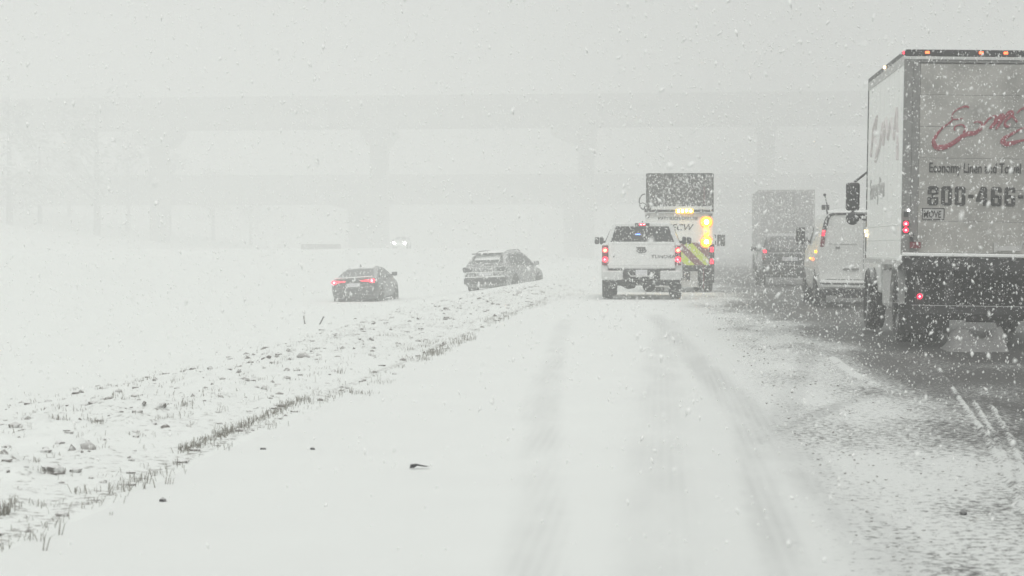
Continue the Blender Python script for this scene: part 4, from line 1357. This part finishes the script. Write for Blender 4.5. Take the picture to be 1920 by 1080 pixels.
def clod_mesh(bm, c, r, flat, rnd):
    res = bmesh.ops.create_icosphere(bm, subdivisions=1 if r < .05 else 2, radius=1)
    ph = [rnd.uniform(0, 6.28) for _ in range(3)]
    for v in res['verts']:
        p = v.co
        k = 1 + .22*math.sin(p.x*3+ph[0]) + .2*math.sin(p.y*4+ph[1]) + .15*math.sin(p.z*5+ph[2]) + rnd.uniform(-.1, .1)
        v.co = Vector((p.x*k*r*1.2, p.y*k*r, p.z*k*r*flat)) + Vector(c)
rnd = random.Random(5)
b = NB()
for _ in range(900):
    if rnd.random() < .55:
        y = 8*math.exp(rnd.random()*2.2); x = rnd.gauss(-4.5, 1.15)
    else:
        y = 10*math.exp(rnd.random()*2.0); x = rnd.uniform(-6.2, -2.95)
    x = min(x, -2.96)
    r = rnd.choice((.007, .010, .014, .02, .028))*(1+y*.014)
    clod_mesh(b, (x, y, gz(x, y)-r*.05), r, .8, rnd)
o = obj('dirt_clods', b, M['dirt'], None, 50)
tag(o, 'small frozen dirt clods scattered through the snow of the verge', 'dirt', kind='stuff')
b = NB()
for _ in range(900):     # grit thrown on the snow to the right
    x = .9+abs(rnd.gauss(0, .9)); y = 8.5*math.exp(rnd.random()*1.7)
    r = rnd.choice((.002, .003, .004, .007))*(.5+y*.05)
    clod_mesh(b, (x, y, .006), r, .6, rnd)
o = obj('road_grit', b, M['dirt'], None)
tag(o, 'dark grit and slush crumbs scattered on the right side of the lane', 'grit', kind='stuff')
STONES = [(570,672,.13,'largest pale clod on the ridge, below the two stakes'), (105,888,.10,'dark broad clod at the lower left, left of a smaller one'), (140,886,.055,'small dark clod just right of the broad one at lower left'),
          (28,802,.07,'grey clod nearest the left edge of the photo'), (168,842,.09,'snow-capped clod above the broad dark clod'), (458,715,.07,'clod on the ridge left of the upper grass strip'), (495,730,.06,'grey clod above the far end of the thick grass strip'),
          (408,775,.04,'small black clod on the smooth snow above the grass strip'), (257,770,.06,'dark flat clod in the middle of the left-hand clods'), (255,820,.035,'little clod alone on the smooth snow at left'),
          (537,695,.05,'clod between two others on the ridge left of the largest'), (462,705,.05,'uppermost clod of the pair above the thick grass strip'), (510,682,.045,'clod at the left end of the ridge row'),
          (752,577,.04,'small dark clod just behind the dark sedan on its right'), (860,578,.06,'small dark clod below the grey vehicle'), (740,702,.04,'dark clod beside the small grass tuft near the lane')]
for i, (px, py, r, lb) in enumerate(STONES):
    c = on_ground(px, py)
    b = NB(); clod_mesh(b, (0, 0, 0), r*(.55 if c.y < 60 else 1), .75, random.Random(i+60))
    o = obj('clod', b, M['stone'], None, 40)
    o.location = (c.x, c.y, c.z+r*.15)
    tag(o, lb, 'clod', 'larger clods on the verge')
for px, py, lean, lb in [(572, 606, -.12, 'left wooden stake, nearly upright in the snow'), (600, 606, .48, 'right wooden stake, leaning to the right in the snow')]:
    c = on_ground(px, py)
    t = empty('stake', (c.x, c.y, c.z), lb, 'stake', 0, 'pair of stakes in the median', 0, lean)
    b = NB(); bx(b, -.022, .022, -.02, .02, -.1, .21); obj('post', b, M['wood'], t, bevel=.004)
    b = NB(); bx(b, .010, .026, -.024, -.0205, .02, .20); obj('snow_crust', b, M['snow'], t)
def debris(px, py, s, lb):
    c = on_z(px, py, .0)
    b = NB()
    if s < .55: clod_mesh(b, (0, 0, 0), .045*s, .7, random.Random(int(px)))
    else: prism(b, [(-.06*s,0), (-.05*s,.03*s), (-.01*s,.035*s), (.06*s,.018*s), (.10*s,.01*s), (.06*s,.008*s), (.0,.018*s), (-.03*s,.0)], 'y', -.012, .012)
    o = obj('road_debris', b, M['black'], None)
    o.location = (c.x, c.y, .006); o.rotation_euler = (0, 0, .3)
    tag(o, lb, 'debris', 'bits lying on the snowy lane')
debris(782, 879, .75, 'small hooked black scrap lying on the clean snow of the lane')
debris(305, 940, .45, 'tiny dark scrap on the snow just right of the grass line')
debris(585, 843, .45, 'tiny dark scrap on the snow below the thick grass strip')
debris(1806, 964, .5, 'dark chunk on the gritty snow at the lower right')
debris(494, 843, .4, 'tiny dark scrap just right of the near end of the thick grass strip')

# slush heap under the box truck
b = NB()
rnd = random.Random(3)
n = 26
top = []
for i in range(n+1):
    u = i/n
    x = 3.70 + u*.75
    h = .12+.17*math.exp(-((u-.30)/.22)**2)+.19*math.exp(-((u-.95)/.14)**2)+rnd.uniform(-.02, .02)
    h *= min(1, u*7+.05)
    top.append((x, h))
rings = []
for (x, h) in top:
    rings.append([(x,27.7,-.02), (x,27.95,h*.35), (x,28.2,h*.85), (x,28.42,h), (x,28.6,h*.6), (x,28.75,-.02)])
loft(b, rings)
o = obj('slush_heap', b, M['dirtysnow'], None, 50)
tag(o, 'grey slush heap with two peaks lying under the tail of the box truck', 'slush heap')

# ------------------------------------------------------------------ falling snow
def flakes():
    def batch(n, z0, z1, smin, smax, xr=(-.62, .62), yr=(-.62, .62)):
        u = RNG.random(n)
        Z = (z0**3+u*(z1**3-z0**3))**(1/3)
        cx = RNG.uniform(xr[0], xr[1], n)*.48*Z
        cy = RNG.uniform(yr[0], yr[1], n)*.27*Z
        sz = smin+(smax-smin)*RNG.random(n)**2.2
        return np.stack([cx, cy, -Z], -1), sz
    parts = [batch(80, 2.4, 7, .004, .008), batch(2600, 7, 14, .004, .012), batch(340, 4, 11, .006, .014, (.1, .66), (-.6, .62)), batch(38000, 12, 36, .004, .018), batch(76000, 30, 62, .008, .025), batch(56000, 60, 92, .012, .028),
             batch(26000, 12, 30, .003, .011, (.2, .66), (-.62, .45)), batch(26000, 28, 62, .008, .02, (.05, .66), (-.35, .3))]
    C = np.concatenate([p[0] for p in parts]); Sz = np.concatenate([p[1] for p in parts])
    Rm = np.array(CR)
    C = C @ Rm.T + np.array([0, 0, CAMH])
    keep = C[:, 2] > -.6
    keep &= ~((C[:, 2] < .02) & (C[:, 0] > -3))
    C = C[keep]; Sz = Sz[keep]
    n = len(C)
    # irregular little clumps, a stretched bipyramid with a jittered waist, tumbling down on the wind
    ang = np.arange(4)*math.pi/2
    base = np.concatenate([np.stack([np.cos(ang), np.sin(ang), 0*ang], -1), [[0,0,1.5],[0,0,-1.5]]])
    v = base[None]*np.ones((n,1,1))
    v = v*(1+RNG.uniform(-.45, .45, (n,6,1)))
    tilt = RNG.normal(0, .45, n); az = RNG.uniform(0, 6.28, n)
    ct, st = np.cos(tilt), np.sin(tilt); ca, sa = np.cos(az), np.sin(az)
    x = v[..., 0]*ca[:,None]-v[..., 1]*sa[:,None]; y = v[..., 0]*sa[:,None]+v[..., 1]*ca[:,None]; z = v[..., 2]*(.75+1.0*RNG.random((n,1))**1.5)
    x2 = x*ct[:,None]+z*st[:,None]; z2 = -x*st[:,None]+z*ct[:,None]
    co = np.stack([x2, y, z2], -1)*Sz[:,None,None]*.62 + C[:,None,:]
    fa = np.array([[0,1,4],[1,2,4],[2,3,4],[3,0,4],[1,0,5],[2,1,5],[3,2,5],[0,3,5]])
    f = (fa[None]+(np.arange(n)*6)[:,None,None]).reshape(-1,3).astype(np.int32)
    me = bpy.data.meshes.new('falling_snow')
    me.vertices.add(n*6); me.vertices.foreach_set('co', co.astype(np.float32).ravel())
    me.loops.add(f.size); me.loops.foreach_set('vertex_index', f.ravel())
    me.polygons.add(len(f)); me.polygons.foreach_set('loop_start', np.arange(0, f.size, 3, dtype=np.int32))
    me.update()
    me.shade_smooth()
    m = bpy.data.materials.new('snowflake'); m.use_nodes = True
    p = m.node_tree.nodes['Principled BSDF']
    p.inputs['Base Color'].default_value = (.9,.91,.9,1); p.inputs['Roughness'].default_value = 1
    p.inputs['Specular IOR Level'].default_value = 0
    me.materials.append(m)
    o = bpy.data.objects.new('falling_snow', me); COL.objects.link(o)
    tag(o, 'heavy snowfall of large flakes filling the air', 'snow', kind='stuff')
flakes()

# ------------------------------------------------------------------ haze
b = NB(); bx(b, -435, 435, -75, 715, -4.0, 34)
m = bpy.data.materials.new('snow_haze'); m.use_nodes = True
t = m.node_tree
t.nodes.remove(t.nodes['Principled BSDF'])
pv = t.nodes.new('ShaderNodeVolumePrincipled')
pv.inputs['Color'].default_value = (.985,.992,.985,1)
pv.inputs['Density'].default_value = .0070
pv.inputs['Anisotropy'].default_value = .2
t.links.new(pv.outputs[0], t.nodes['Material Output'].inputs['Volume'])
hz = obj('haze', b, m)
tag(hz, 'pale snow haze filling the air', 'haze', kind='stuff')
